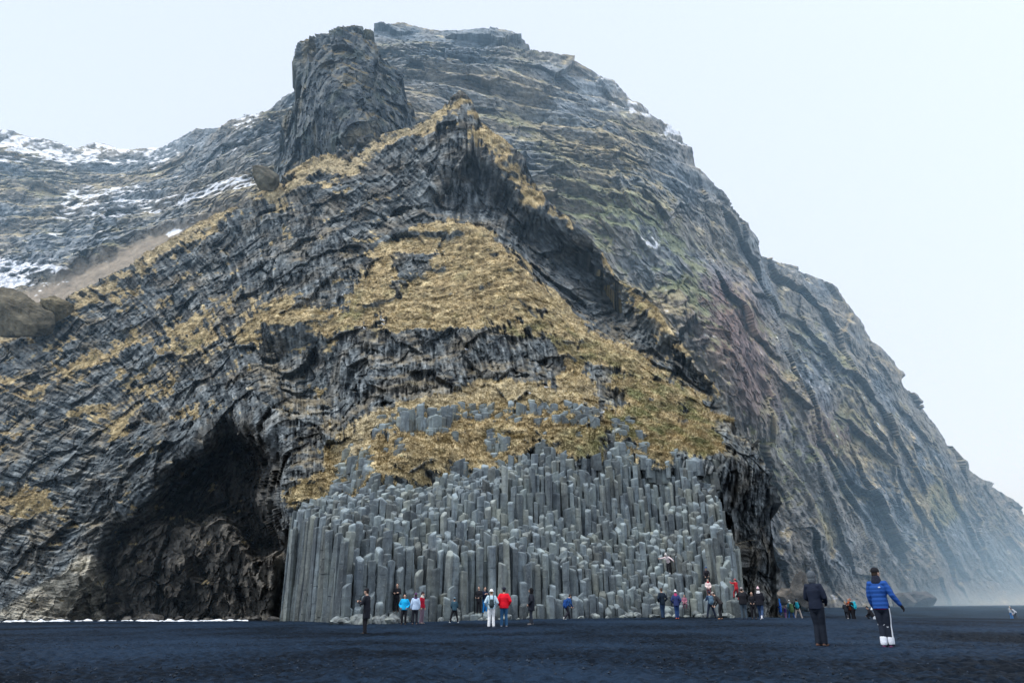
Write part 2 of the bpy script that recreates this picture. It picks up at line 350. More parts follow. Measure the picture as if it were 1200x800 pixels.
def person(u, v, Y, label, head=0, h=1.7, legs='stand', arms='down', lean=0, jacket=BLACK, jkind='cloth', length=0., trousers=(.02,.022,.03), shoes=(.02,.02,.02), hat=None, hatkind='beanie',
           hair=(.03,.02,.015), hairlong=False, yaw=0, crouch=0, gloves=None, group=None, puff=1., voxel=.02, perch=False, scarf=None, extras=None):
    x, y, z = point(float(u), float(v), float(Y))
    if not perch: z = float(ground_z(x, y)) - .015
    J = dict(pelvis=(0,0,.95), hipL=(-.095,0,.92), hipR=(.095,0,.92), kneeL=(-.10,.03,.5), kneeR=(.10,.03,.5), ankleL=(-.12,-.02,.09), ankleR=(.12,-.02,.09), spine=(0,.0,1.12), chest=(0,.0,1.32), neck=(0,-.005,1.49),
             shL=(-.175,0,1.425), shR=(.175,0,1.425), elbowL=(-.24,-.03,1.15), elbowR=(.24,-.03,1.15), wristL=(-.25,.05,.90), wristR=(.25,.05,.90), head=(0,.015,1.62))
    J.update(LEGS[legs]); J.update(ARMS[arms]); J = {k: np.array(q, float) for k, q in J.items()}
    piv = np.array([0, 0, .93]); Rl = rx(-lean); up = ('spine', 'chest', 'neck', 'shL', 'shR', 'elbowL', 'elbowR', 'wristL', 'wristR', 'head')
    for k in up: J[k] = piv + Rl @ (J[k] - piv)
    if lean:
        for k in up + ('pelvis', 'hipL', 'hipR'): J[k][1] -= .0022 * lean
    if crouch:      # sink onto bent legs
        for k in up + ('pelvis', 'hipL', 'hipR'): J[k][2] -= crouch; J[k][1] -= crouch * .35
        for sd_ in 'LR': J['knee' + sd_] += [(.10 if sd_ == 'R' else -.10), crouch * .62, -.03 * crouch]
    s = h / 1.75
    for k in J: J[k] = J[k] * s
    Hm = Rl @ rz(yaw)
    side = np.array([1., 0, 0]); fwd = Rl @ np.array([0, 1., 0])
    # body
    P = []
    P.append(tube([J['pelvis'], J['spine'], J['chest'], J['chest'] * .3 + J['neck'] * .7], [(.155*s,.11*s), (.135*s,.10*s), (.17*s,.115*s), (.09*s,.075*s)], side))
    P.append(tube([J['chest'] * .2 + J['neck'] * .8, J['neck'], J['head']], [.058*s] * 3, side))
    for a in 'LR':
        P.append(tube([J['hip'+a], J['hip'+a] * .5 + J['knee'+a] * .5, J['knee'+a], J['knee'+a] * .6 + J['ankle'+a] * .4, J['ankle'+a]], [.088*s, .078*s, .056*s, .058*s, .036*s], side))
        P.append(tube([J['neck'] * .6 + J['chest'] * .4, J['sh'+a], J['sh'+a] * .5 + J['elbow'+a] * .5, J['elbow'+a], J['wrist'+a]], [.06*s, .056*s, .048*s, .038*s, .027*s], (0, 1, 0)))
        P.append(tube([J['ankle'+a] + [0, -.03*s, -.045*s], J['ankle'+a] + [0, .07*s, -.05*s], J['ankle'+a] + [0, .16*s, -.058*s]], [.036*s, .042*s, .03*s], side))
    hands = []
    for a in 'LR':
        w0 = J['wrist'+a]; d = w0 - J['elbow'+a]; d /= np.linalg.norm(d); sg = 1 if a == 'R' else -1
        inn = np.array([-sg, .2, 0]); inn -= d * (inn @ d); inn /= np.linalg.norm(inn); wd = np.cross(d, inn) * sg; wd /= np.linalg.norm(wd)   # palm faces inn, width along wd
        if wd @ fwd < 0: wd = -wd
        H_ = [tube([w0, w0 + d * .045*s, w0 + d * .09*s], [(.026*s,.02*s), (.040*s,.019*s), (.040*s,.016*s)], wd)]
        for i, ln in enumerate((.072, .082, .076, .060)):
            b = w0 + d * .085*s + wd * (.030 - .02 * i) * s
            k1 = b + (d * .94 + inn * .34) * ln * .45 * s; k2 = k1 + (d * .75 + inn * .66) * ln * .32 * s; k3 = k2 + (d * .5 + inn * .86) * ln * .25 * s
            H_.append(tube([b - d * .02*s, b, k1, k2, k3], [.0095*s, .0095*s, .0088*s, .0082*s, .007*s], wd, 8))
        tb = w0 + d * .03*s + wd * .034*s
        H_.append(tube([tb - wd * .012*s, tb + (d * .6 + wd * .7 + inn * .3) * .035*s, tb + (d * .85 + wd * .3 + inn * .45) * .068*s], [.013*s, .0115*s, .009*s], inn, 8))
        hands.append(H_); P += H_
    hc = J['head'] + Hm @ np.array([0, .01, .045]) * s
    def hp(px, py, pz): return hc + Hm @ np.array([px, py, pz]) * s
    P.append(ball(hc, (.074*s, .093*s, .112*s), Hm)); P.append(ball(hp(0, .035, -.06), (.052*s, .058*s, .055*s), Hm))
    P.append(tube([hp(0, .085, .012), hp(0, .102, -.008), hp(0, .106, -.026)], [.010*s, .013*s, .016*s], side, 8))
    P.append(tube([hp(-.04, .082, .03), hp(.04, .082, .03)], [.012*s, .012*s], (0, 0, 1), 8))
    for q in (-1, 1): P.append(ball(hp(q * .075, -.005, 0), (.012*s, .022*s, .032*s), Hm))
    ex = []
    for q in (-1, 1): v_, f_ = ball(hp(q * .030, .086, .010), (.013*s, .010*s, .009*s), Hm, 8, 6); ex.append((v_, f_, 1))
    v_, f_ = ball(hp(0, .090, -.052), (.024*s, .008*s, .008*s), Hm, 8, 6); ex.append((v_, f_, 2))
    body = fused('person', P, [cloth(SKIN, 'skin'), cloth((.02, .015, .012), 'eye'), cloth((.30, .10, .09), 'lip')], min(voxel * .62, .013), 1, ex)
    body.location = (x, y, z); body.rotation_euler = (0, 0, R(head))
    def off(p, q, k): return p + (q - p) * k
    # trousers
    T = [tube([J['pelvis'] + Rl @ np.array([0, 0, .09]) * s, J['pelvis'], J['pelvis'] - [0, 0, .06*s]], [(.165*s,.125*s), (.175*s,.135*s), (.16*s,.125*s)], side)]
    for a in 'LR': T.append(tube([J['hip'+a] + [0, 0, .02], off(J['hip'+a], J['knee'+a], .5), J['knee'+a], off(J['knee'+a], J['ankle'+a], .5), J['ankle'+a] + [0, 0, -.03]], [.10*s, .094*s, .078*s, .076*s, .072*s], side, caps=False))
    fused('trousers', T, [cloth(trousers)], voxel, 2, parent=body)
    # shoes
    for a in 'LR':
        A = J['ankle'+a]
        fused('shoe', [tube([A + [0, -.04*s, -.045*s], A + [0, .06*s, -.05*s], A + [0, .15*s, -.055*s]], [(.046*s,.042*s), (.05*s,.042*s), (.045*s,.034*s)], side), tube([A + [0, -.01*s, -.03*s], A + [0, -.01, .05*s]], [.05*s, .05*s], side)], [cloth(shoes)], voxel * .8, 1, parent=body)
    # jacket
    g = puff; hem = J['pelvis'] + (Rl @ np.array([0, 0, -.05 - length])) * s if length < .12 else J['pelvis'] + np.array([0, 0, -.05 - length]) * s
    K = [tube([hem, J['pelvis'] + Rl @ np.array([0, 0, .04]) * s, J['spine'], J['chest'], J['chest'] * .4 + J['neck'] * .6, J['neck'] + Rl @ np.array([0, 0, .015]) * s],
              [(.188*s*g,.148*s*g), (.182*s*g,.148*s*g), (.168*s*g,.138*s*g), (.192*s*g,.145*s*g), (.14*s*g,.115*s*g), (.078*s,.075*s)], side, 16, caps=False)]
    for a in 'LR': K.append(tube([J['neck'] * .5 + J['chest'] * .5, J['sh'+a], off(J['sh'+a], J['elbow'+a], .5), J['elbow'+a], off(J['elbow'+a], J['wrist'+a], .5), off(J['elbow'+a], J['wrist'+a], .92)], [.09*s*g, .082*s*g, .074*s*g, .065*s*g, .06*s*g, .05*s*g], (0, 1, 0)))
    jk = fused('jacket', K, [cloth(jacket, jkind)], voxel, 3, parent=body)
    if gloves:
        for i, a in enumerate('LR'):
            w0 = J['wrist'+a]; fused('glove', [(hv_ + (hv_ - w0) * .06, hf_) for hv_, hf_ in hands[i]] + [tube([w0, w0 + (J['wrist'+a] - J['elbow'+a]) * .12], [.036*s, .034*s], (0, 1, 0))] + [ (ball(w0 + (J['wrist'+a] - J['elbow'+a]) * .25, (.034*s,.034*s,.045*s))) ], [cloth(gloves)], max(voxel * .45, .008), 1, parent=body)
    if scarf: fused('scarf', [tube([J['neck'] + Rl @ np.array([0, 0, -.03]) * s, J['neck'] + Rl @ np.array([0, .0, .055]) * s], [(.125*s,.12*s), (.10*s,.10*s)], side)], [cloth(scarf, 'fur')], voxel * .8, 1, parent=body)
    if hair and hatkind != 'hood':
        Hh = [ball(hp(0, -.018, .028), (.083*s, .088*s, .102*s), Hm), ball(hp(0, -.045, -.03), (.072*s, .06*s, .07*s), Hm)]
        if hairlong: Hh.append(tube([hp(0, -.06, 0), hp(0, -.095, -.12), hp(0, -.10, -.26)], [.06*s, .05*s, .025*s], side))
        fused('hair', Hh, [cloth(hair)], voxel * .6, 1, parent=body)
    if hat:
        if hatkind == 'hood': Q = [ball(hp(0, -.03, .02), (.112*s, .115*s, .135*s), Hm), tube([hp(0, -.03, -.10), hp(0, -.02, -.04)], [.105*s, .10*s], side)]
        elif hatkind == 'bob': Q = [ball(hp(0, -.012, .06), (.088*s, .105*s, .082*s), Hm), ball(hp(0, -.01, .158), (.038*s,) * 3, Hm)]
        elif hatkind == 'brim': Q = [ball(hp(0, -.01, .06), (.09*s, .105*s, .09*s), Hm), ball(hp(0, 0, .035), (.135*s, .15*s, .022*s), Hm)]
        else: Q = [ball(hp(0, -.012, .06), (.088*s, .105*s, .088*s), Hm), ball(hp(0, -.012, .045), (.092*s, .110*s, .04*s), Hm)]
        hh = fused('hood' if hatkind == 'hood' else 'hat', Q, [cloth(hat, 'fur' if hatkind == 'hood' else 'cloth')], voxel * .6, 1, parent=body)
    tag(body, label, 'person', group)
    if extras: extras(body, J, s, side, Rl, voxel)
    return body, J, s, (x, y, z)
def backpack(info, rgb, label, head, w_=.30, hgt=.46, low=0., dep=.17):
    body, J, s, loc = info; m = cloth(rgb); c = J['chest'] * .75 + J['pelvis'] * .25 + np.array([0, -.24 * s, -low])
    bk = fused('backpack', [tube([c + [0, .0, -hgt / 2 + .06], c + [0, 0, hgt / 2 - .06]], [(w_ / 2, dep / 2), (w_ / 2 * .85, dep / 2 * .85)], (1, 0, 0), 14)], [m], .02, 2)
    fused('pocket', [tube([c + [0, -dep * .45, -hgt * .25], c + [0, -dep * .45, -.0]], [(w_ * .36, .045), (w_ * .33, .04)], (1, 0, 0))], [m], .018, 1, parent=bk)
    for q in (-1, 1):
        S_ = [c + np.array([q * w_ * .32, .07, hgt * .36]), J['neck'] + np.array([q * .10, -.07, .02]) * s, J['chest'] + np.array([q * .12, .16, .03]) * s, c + np.array([q * w_ * .55, .14, -hgt * .1]), c + np.array([q * w_ * .36, .06, -hgt * .3])]
        fused('strap', [tube(S_, [.022] * 5, (1, 0, 0), 8)], [m], .014, 1, parent=bk)
    bk.location = loc; bk.rotation_euler = (0, 0, R(head)); tag(bk, label, 'backpack')
NAVY = (.010, .018, .045); JEANS = (.035, .075, .16)
G_ = 'visitors on the beach'
def stripe(body, J, s, side, Rl, vx):
    for nm, rgb, pts, rr in (('leg_stripe', (.75, .78, .85), [J['hipR'] + [.064*s, -.02, -.04], (J['hipR'] + J['kneeR']) / 2 + [.066*s, -.02, 0], J['kneeR'] + [.047*s, -.02, 0], (J['kneeR'] + J['ankleR']) / 2 + [.048*s, -.02, 0], J['ankleR'] + [.044*s, -.02, .06]], [.032] * 5),):
        fused(nm, [tube(pts, rr, side, 8)], [cloth(rgb)], .014, 1, parent=body)
    for a in 'LR':
        A = J['ankle'+a]; K_ = J['knee'+a]; fused('gaiter', [tube([A + [0, 0, .03], A + (K_ - A) * .36], [.079*s, .081*s], side)], [cloth((.70, .74, .82))], .016, 1, parent=body)
        for q in (-1, 1): fused('knee_chevron', [tube([K_ + [q * .074, -.035, .03], K_ + [0, -.074, -.035]], [.011, .011], side, 8)], [cloth((.70, .74, .82))], .012, 0, parent=body)
    fused('shirt_hem', [tube([J['pelvis'] + [0, 0, -.095*s], J['pelvis'] + [0, 0, -.06*s]], [(.172*s,.135*s), (.176*s,.14*s)], side, 16, caps=False)], [cloth((.42, .015, .16))], .016, 1, parent=body)
    fused('logo', [tube([J['chest'] + [.07, -.178*s, .02], J['chest'] + [.105, -.176*s, .02]], [.011, .011], (0, 1, 0), 8), tube([J['chest'] + [.085, -.178*s, .034], J['chest'] + [.11, -.174*s, .030]], [.008, .008], (0, 1, 0), 8)], [cloth((.6, .65, .7))], .008, 0, parent=body)
    fused('collar', [tube([J['neck'] + [0, -.01, -.02], J['neck'] + [0, 0, .06]], [(.095*s,.095*s), (.085*s,.085*s)], side)], [cloth((.02, .03, .06))], .016, 1, parent=body)
def tripod(body, J, s, side, Rl, vx): pass
def hand_camera(info, head, label):
    body, J, s, loc = info; c = (J['wristL'] + J['wristR']) / 2 + np.array([0, .06, .03])
    o = fused('camera', [tube([c - [.05, 0, 0], c + [.05, 0, 0]], [(.035, .028)] * 2, (0, 0, 1), 8), tube([c, c + [0, .08, 0]], [.032, .03], (1, 0, 0), 10)], [cloth((.012, .012, .014))], .012, 1)
    fused('lens', [tube([c + [0, .08, 0], c + [0, .10, 0]], [.028, .028], (1, 0, 0), 10)], [cloth((.05, .05, .06))], .01, 0, parent=o)
    o.location = loc; o.rotation_euler = (0, 0, R(head)); tag(o, label, 'camera')
def build_people():
    p = person
    # the two nearest
    p(1041, 756, 17.3, 'person in a quilted blue down jacket, black trousers with a white leg stripe', -44, 1.74, 'close', 'outr', 0, (.016, .075, .30), 'quilt', .03, (.014, .02, .035), (.09, .02, .07), BLACK, 'beanie', yaw=-25, gloves=BLACK, voxel=.014, puff=1.0, scarf=(.015,.02,.04), extras=stripe, group=G_)
    a = p(963, 754, 18.4, 'person in a dark navy jacket with a speckled grey furry hat', -48, 1.72, 'close', 'hold', 0, (.010, .016, .034), 'cloth', .03, (.010, .015, .026), (.10, .055, .04), (.10, .12, .14), 'hood', yaw=-20, gloves=BLACK, voxel=.014, puff=.98, group=G_)
    hand_camera(a, -48, 'black camera in the hands of the person with the speckled furry hat')
    # left cluster
    a = p(427, 751, 30.5, 'lone person in a knee length black coat near the left column corner', 75, 1.75, 'close', 'front', 4, (.012, .014, .022), 'cloth', .30, (.012, .012, .016), hat=(.015, .015, .02), hatkind='beanie', group=G_)
    hand_camera(a, 75, 'dark camera held out by the lone person in the black coat')
    p(464, 717, 44.2, 'person in black with arms crossed standing on a low column stub', 175, 1.6, 'stand', 'crossed', 0, BLACK, 'cloth', .05, BLACK, hair=(.05, .03, .02), perch=True, group=G_)
    p(472.5, 736, 41, 'person in a bright turquoise jacket and black trousers facing the camera', 180, 1.55, 'stand', 'pockets', 0, (.01, .42, .78), 'cloth', .05, BLACK, hair=(.02, .015, .012), hairlong=True, puff=1.1, group=G_)
    p(485.5, 736, 41, 'person in a pale ice blue jacket and purple beanie seen from behind', 10, 1.6, 'stand', 'down', 0, (.48, .62, .82), 'cloth', .08, (.014, .016, .025), (.16, .11, .1), (.10, .04, .12), 'beanie', hairlong=True, scarf=(.10, .06, .16), puff=1.1, group=G_)
    p(493.5, 733, 42, 'person in a dark red jacket with a white fur collar and mauve trousers', -110, 1.66, 'stand', 'down', 0, (.38, .008, .03), 'cloth', .02, (.15, .11, .15), (.2, .16, .16), (.03, .015, .02), 'beanie', scarf=(.75, .66, .58), group=G_)
    p(532, 732, 42.5, 'child in a dark teal jacket with white shoes facing the columns', 15, 1.36, 'wide', 'hold', 6, (.03, .075, .11), 'cloth', .04, BLACK, (.6, .65, .7), (.12, .2, .26), 'beanie', group=G_)
    p(561, 718, 46.2, 'black coated person on a low stub behind the white hat', 160, 1.55, 'stand', 'hold', 0, BLACK, 'cloth', .2, BLACK, hair=(.03, .02, .02), perch=True, group=G_)
    p(568, 718.5, 46.4, 'person in navy coat and bright blue trousers on a low stub', -160, 1.55, 'stand', 'front', 0, NAVY, 'cloth', .1, (.02, .25, .65), hair=(.06, .03, .02), perch=True, group=G_)
    a = p(575.5, 740, 35.2, 'person in a white brimmed hat, pale blue jacket and white trousers seen from behind', 5, 1.68, 'stand', 'pockets', 0, (.46, .62, .72), 'cloth', .03, (.80, .82, .86), (.3, .3, .34), (.85, .86, .88), 'brim', hair=(.25, .16, .08), puff=1.1, group=G_)
    backpack(a, (.03, .05, .06), 'small dark backpack worn by the person in the white hat', 5, .25, .34, .1)
    p(590.5, 739, 35.6, 'person in a bright red jacket, black hat and blue jeans seen from behind', 0, 1.76, 'stand', 'pockets', 0, (.75, .008, .025), 'cloth', .06, (.03, .10, .21), (.3, .3, .33), (.012, .014, .03), 'beanie', puff=1.18, group=G_)
    p(623, 736, 37.5, 'person in a long black parka with fur hood, alone right of the red jacket', 80, 1.72, 'close', 'pockets', 0, (.012, .016, .026), 'cloth', .22, (.022, .03, .045), (.16, .15, .15), (.008, .008, .01), 'hood', puff=1.15, group=G_)
    a = p(665, 727, 43.5, 'person bending forward and walking in a blue jacket and dark trousers by the column foot', -60, 1.5, 'walk', 'low', 25, (.012, .06, .20), 'cloth', 0, (.02, .02, .03), (.5, .5, .5), (.05, .04, .04), 'beanie', group=G_)
    backpack(a, (.012, .06, .24), 'blue backpack on the walking person by the column foot', -60, .3, .42, .1)
    # right cluster
    p(777.5, 724, 45, 'person in a dark navy jacket and jeans with short hair seen from behind', 20, 1.76, 'close', 'pockets', 0, (.010, .020, .035), 'cloth', .08, (.018, .04, .085), hair=(.06, .04, .03), group=G_)
    p(794, 725, 45, 'child in a white bobble hat, navy jacket and orange boots', -10, 1.6, 'close', 'pockets', 0, (.03, .045, .14), 'cloth', .1, (.015, .045, .14), (.62, .13, .06), (.9, .84, .86), 'bob', scarf=(.5, .06, .18), puff=1.05, group=G_)
    p(784, 672, 53.5, 'person in a pale pink jacket and white hood leaning over high on the columns', 140, 1.5, 'stand', 'spread', 32, (.75, .62, .64), 'cloth', 0, BLACK, (.8, .8, .82), (.82, .76, .76), 'hood', perch=True, group=G_)
    p(829, 684, 51.6, 'person with a dark blue beanie crouching on the upper columns at the right edge', 170, 1.4, 'stand', 'low', 20, (.03, .028, .035), 'cloth', 0, (.03, .03, .035), hat=(.02, .07, .20), crouch=.3, perch=True, group=G_)
    p(831.5, 702, 50.4, 'person in a white and pink top climbing just above the wide-stanced visitor', 175, 1.3, 'step', 'hold', 0, (.78, .62, .60), 'cloth', 0, (.1, .04, .05), hair=(.05, .03, .02), perch=True, scarf=(.4, .03, .05), group=G_)
    a = p(833.5, 717, 47.5, 'person in a grey blue jacket standing with legs wide apart facing the columns', 5, 1.6, 'wide', 'front', 4, (.03, .06, .12), 'cloth', 0, (.012, .02, .04), hat=(.015, .02, .04), group=G_)
    backpack(a, (.09, .16, .23), 'grey blue backpack on the person standing legs apart', 5, .33, .46, .05)
    p(845, 725, 43.5, 'person in a brown black jacket bending forward in tan boots', 60, 1.62, 'stand', 'low', 35, (.030, .028, .030), 'cloth', .04, (.014, .016, .02), (.42, .24, .15), (.35, .32, .30), 'beanie', group=G_)
    p(864.5, 703, 49.2, 'person in a red jacket climbing the right edge of the columns', 30, 1.35, 'step', 'grip', 5, (.42, .02, .03), 'cloth', 0, (.30, .03, .04), (.03, .02, .02), hair=(.06, .03, .02), hat=(.4, .1, .1), perch=True, group=G_)
    a = p(873, 727, 42.5, 'person in a bulky black jacket and grey jeans raising a camera to the cliff', -20, 1.72, 'stand', 'photo', 0, BLACK, 'cloth', .06, (.05, .075, .10), (.02, .02, .03), (.3, .27, .27), 'beanie', puff=1.25, group=G_)
    hand_camera(a, -20, 'black camera raised by the person in the bulky black jacket')
    p(884, 724, 46, 'person in a black coat between the raised camera and the fur hood', 160, 1.55, 'stand', 'hold', 5, BLACK, 'cloth', .15, BLACK, hair=(.02, .02, .02), group=G_)
    p(893, 729, 41.5, 'person in a black jacket with pale pink fur hood and jeans', -30, 1.7, 'walk', 'hold', 0, (.012, .013, .02), 'cloth', .1, (.03, .06, .13), (.7, .7, .75), (.72, .5, .55), 'bob', scarf=(.8, .68, .72), puff=1.15, group=G_)
    p(803, 713, 49.6, 'child in dusty pink sitting low against the column foot', 170, 1.1, 'stand', 'hold', 5, (.35, .14, .20), 'cloth', .05, (.2, .1, .14), hair=(.1, .06, .04), crouch=.34, perch=True, group=G_)
    # far groups
    p(916, 727, 68, 'person in a long royal blue raincoat in the far group behind the column corner', 60, 1.72, 'close', 'pockets', 0, (.01, .10, .48), 'cloth', .3, (.02, .08, .2), hat=(.02, .2, .55), hatkind='hood', group=G_)
    p(921.5, 727, 67, 'small child in purple and pink in the far group beside the blue raincoat', 100, 1.1, 'stand', 'down', 0, (.12, .06, .28), 'cloth', 0, (.45, .25, .5), hair=(.15, .05, .04), group=G_)
    a = p(928.5, 727, 66, 'person in a white beanie and teal jacket stooping in the far group', 5, 1.6, 'wide', 'hold', 12, (.05, .20, .30), 'cloth', .05, (.02, .1, .3), hat=(.8, .85, .85), hatkind='bob', scarf=(.6, .65, .6), group=G_)
    backpack(a, (.09, .16, .07), 'large olive green rucksack in the far group', 5, .42, .62, .15, .26)
    a = p(936.5, 727, 66, 'person in a dark jacket and beige trousers in the far group', -20, 1.72, 'wide', 'pockets', 0, (.015, .025, .03), 'cloth', .06, (.55, .48, .42), (.55, .5, .45), (.02, .05, .08), 'beanie', group=G_)
    backpack(a, (.02, .35, .45), 'turquoise backpack on the person in beige trousers', -20, .34, .45)
    p(994, 730, 62, 'person in a dark coat with white boots left in the middle far group', -30, 1.5, 'walk', 'hold', 4, (.02, .025, .035), 'cloth', .12, (.03, .03, .04), (.6, .6, .6), hair=(.45, .3, .18), group=G_)
    p(998.8, 730, 62, 'person in a black and orange jacket in the middle far group', 160, 1.68, 'stand', 'front', 3, (.12, .03, .015), 'cloth', .02, BLACK, hair=(.4, .2, .1), scarf=(.8, .12, .03), group=G_)
    a = p(1002.5, 730, 61, 'person in black bending toward the orange jacket', 40, 1.75, 'stand', 'front', 12, BLACK, 'cloth', .1, BLACK, (.25, .2, .2), hair=(.25, .12, .1), group=G_)
    backpack(a, (.02, .42, .55), 'bright cyan backpack on the bending person in black', 40, .36, .52)
    p(1021, 730, 60, 'person in black squatting on the sand beside the white jacket', 60, 1.55, 'stand', 'low', 25, BLACK, 'cloth', .1, BLACK, hat=BLACK, crouch=.42, puff=1.25, group=G_)
    p(1026.5, 730, 60.5, 'person in a white jacket and trousers leaning over', -60, 1.68, 'close', 'low', 35, (.68, .76, .86), 'cloth', .1, (.6, .66, .75), hair=(.5, .3, .2), hat=(.8, .5, .45), group=G_)
    p(1033.5, 730, 60.5, 'person in jeans and a dark green top stooping behind the blue down jacket', 60, 1.68, 'walk', 'low', 30, (.02, .06, .07), 'cloth', 0, (.02, .10, .22), (.4, .25, .25), hair=(.05, .03, .02), hat=(.65, .2, .25), group=G_)
    p(1186.5, 726, 92, 'person in a light grey jacket at the far right end of the beach', -60, 1.6, 'stand', 'front', 8, (.30, .36, .42), 'cloth', 0, (.05, .2, .5), hair=(.5, .45, .4), group=G_)
    p(1191.5, 726, 91, 'person in a white top bending at the far right end of the beach', 90, 1.6, 'wide', 'low', 45, (.55, .6, .68), 'cloth', 0, (.06, .07, .09), hair=(.05, .05, .05), group=G_)
build_people()
print('people', time.time() - T0)

# ------------------------------------------------------------------ relief sheets
class Sheet:
    def __init__(s, us, sky, bottom, depth, step=1.15, rows=None, back=14, backdepth=60):
        s.u = np.arange(us[0], us[1], step)
        if us[1] == 911: s.u = np.concatenate([s.u[s.u < 872], np.arange(872, 911, .16)])
        n = len(s.u)
        sk = np.interp(s.u, [p[0] for p in sky], [p[1] for p in sky]); bt = np.interp(s.u, [p[0] for p in bottom], [p[1] for p in bottom])
        rows = rows or int((bt - sk).max() / step); s.rows = rows
        t = np.linspace(0, 1, rows)[:, None]
        s.V = sk[None] * (1 - t) + bt[None] * t; s.U = np.repeat(s.u[None], rows, 0)
        s.Y = sample(depth, s.U, s.V)
        x, y, z = point(s.U, s.V, s.Y); s.P = np.stack([x, y, z], -1)
        s.n = normals_grid(boxP(s.P, 12)); f = np.sign((s.n * -s.P).sum(-1)); s.n *= np.where(f == 0, 1, f)[..., None]
        vd = -(s.P - [0, 0, CAMZ]); vd /= np.linalg.norm(vd, axis=-1)[..., None]
        wv_ = (.18 + .34 * sstep(40, 0, np.arange(rows)))[:, None, None]
        s.n = s.n * wv_ + vd * (1 - wv_); s.n /= np.linalg.norm(s.n, axis=-1)[..., None]
    def displaced(s, d): return s.P + s.n * d[..., None]
def boxP(P, r): return np.stack([boxblur(P[..., k], r) for k in range(3)], -1)
def add_back(P, cols, depth=50, rows=10, drop=.7):
    rows = rows * 5
    """continue the sheet over its crest and down the far side"""
    top = P[0]; ex = []; ec = []
    for i in range(rows, 0, -1):
        t = i / rows; q = top.copy(); q[:, 1] += depth * t; q[:, 0] *= 1 + .1 * t; q[:, 2] -= np.maximum(q[:, 2], 0) * drop * t ** 1.5
        q += (min(1, t * 6) * 2.2 * fbm(q[:, 0] * .15, q[:, 1] * .15, q[:, 2] * .15, 4, .6, True))[:, None] * np.array([.5, .3, -.8])
        ex.append(q); ec.append(cols[0])
    return np.concatenate([np.stack(ex), P]), np.concatenate([np.stack(ec), cols])
def mixc(a, b, t): return a * (1 - t[..., None]) + np.asarray(b) * t[..., None]

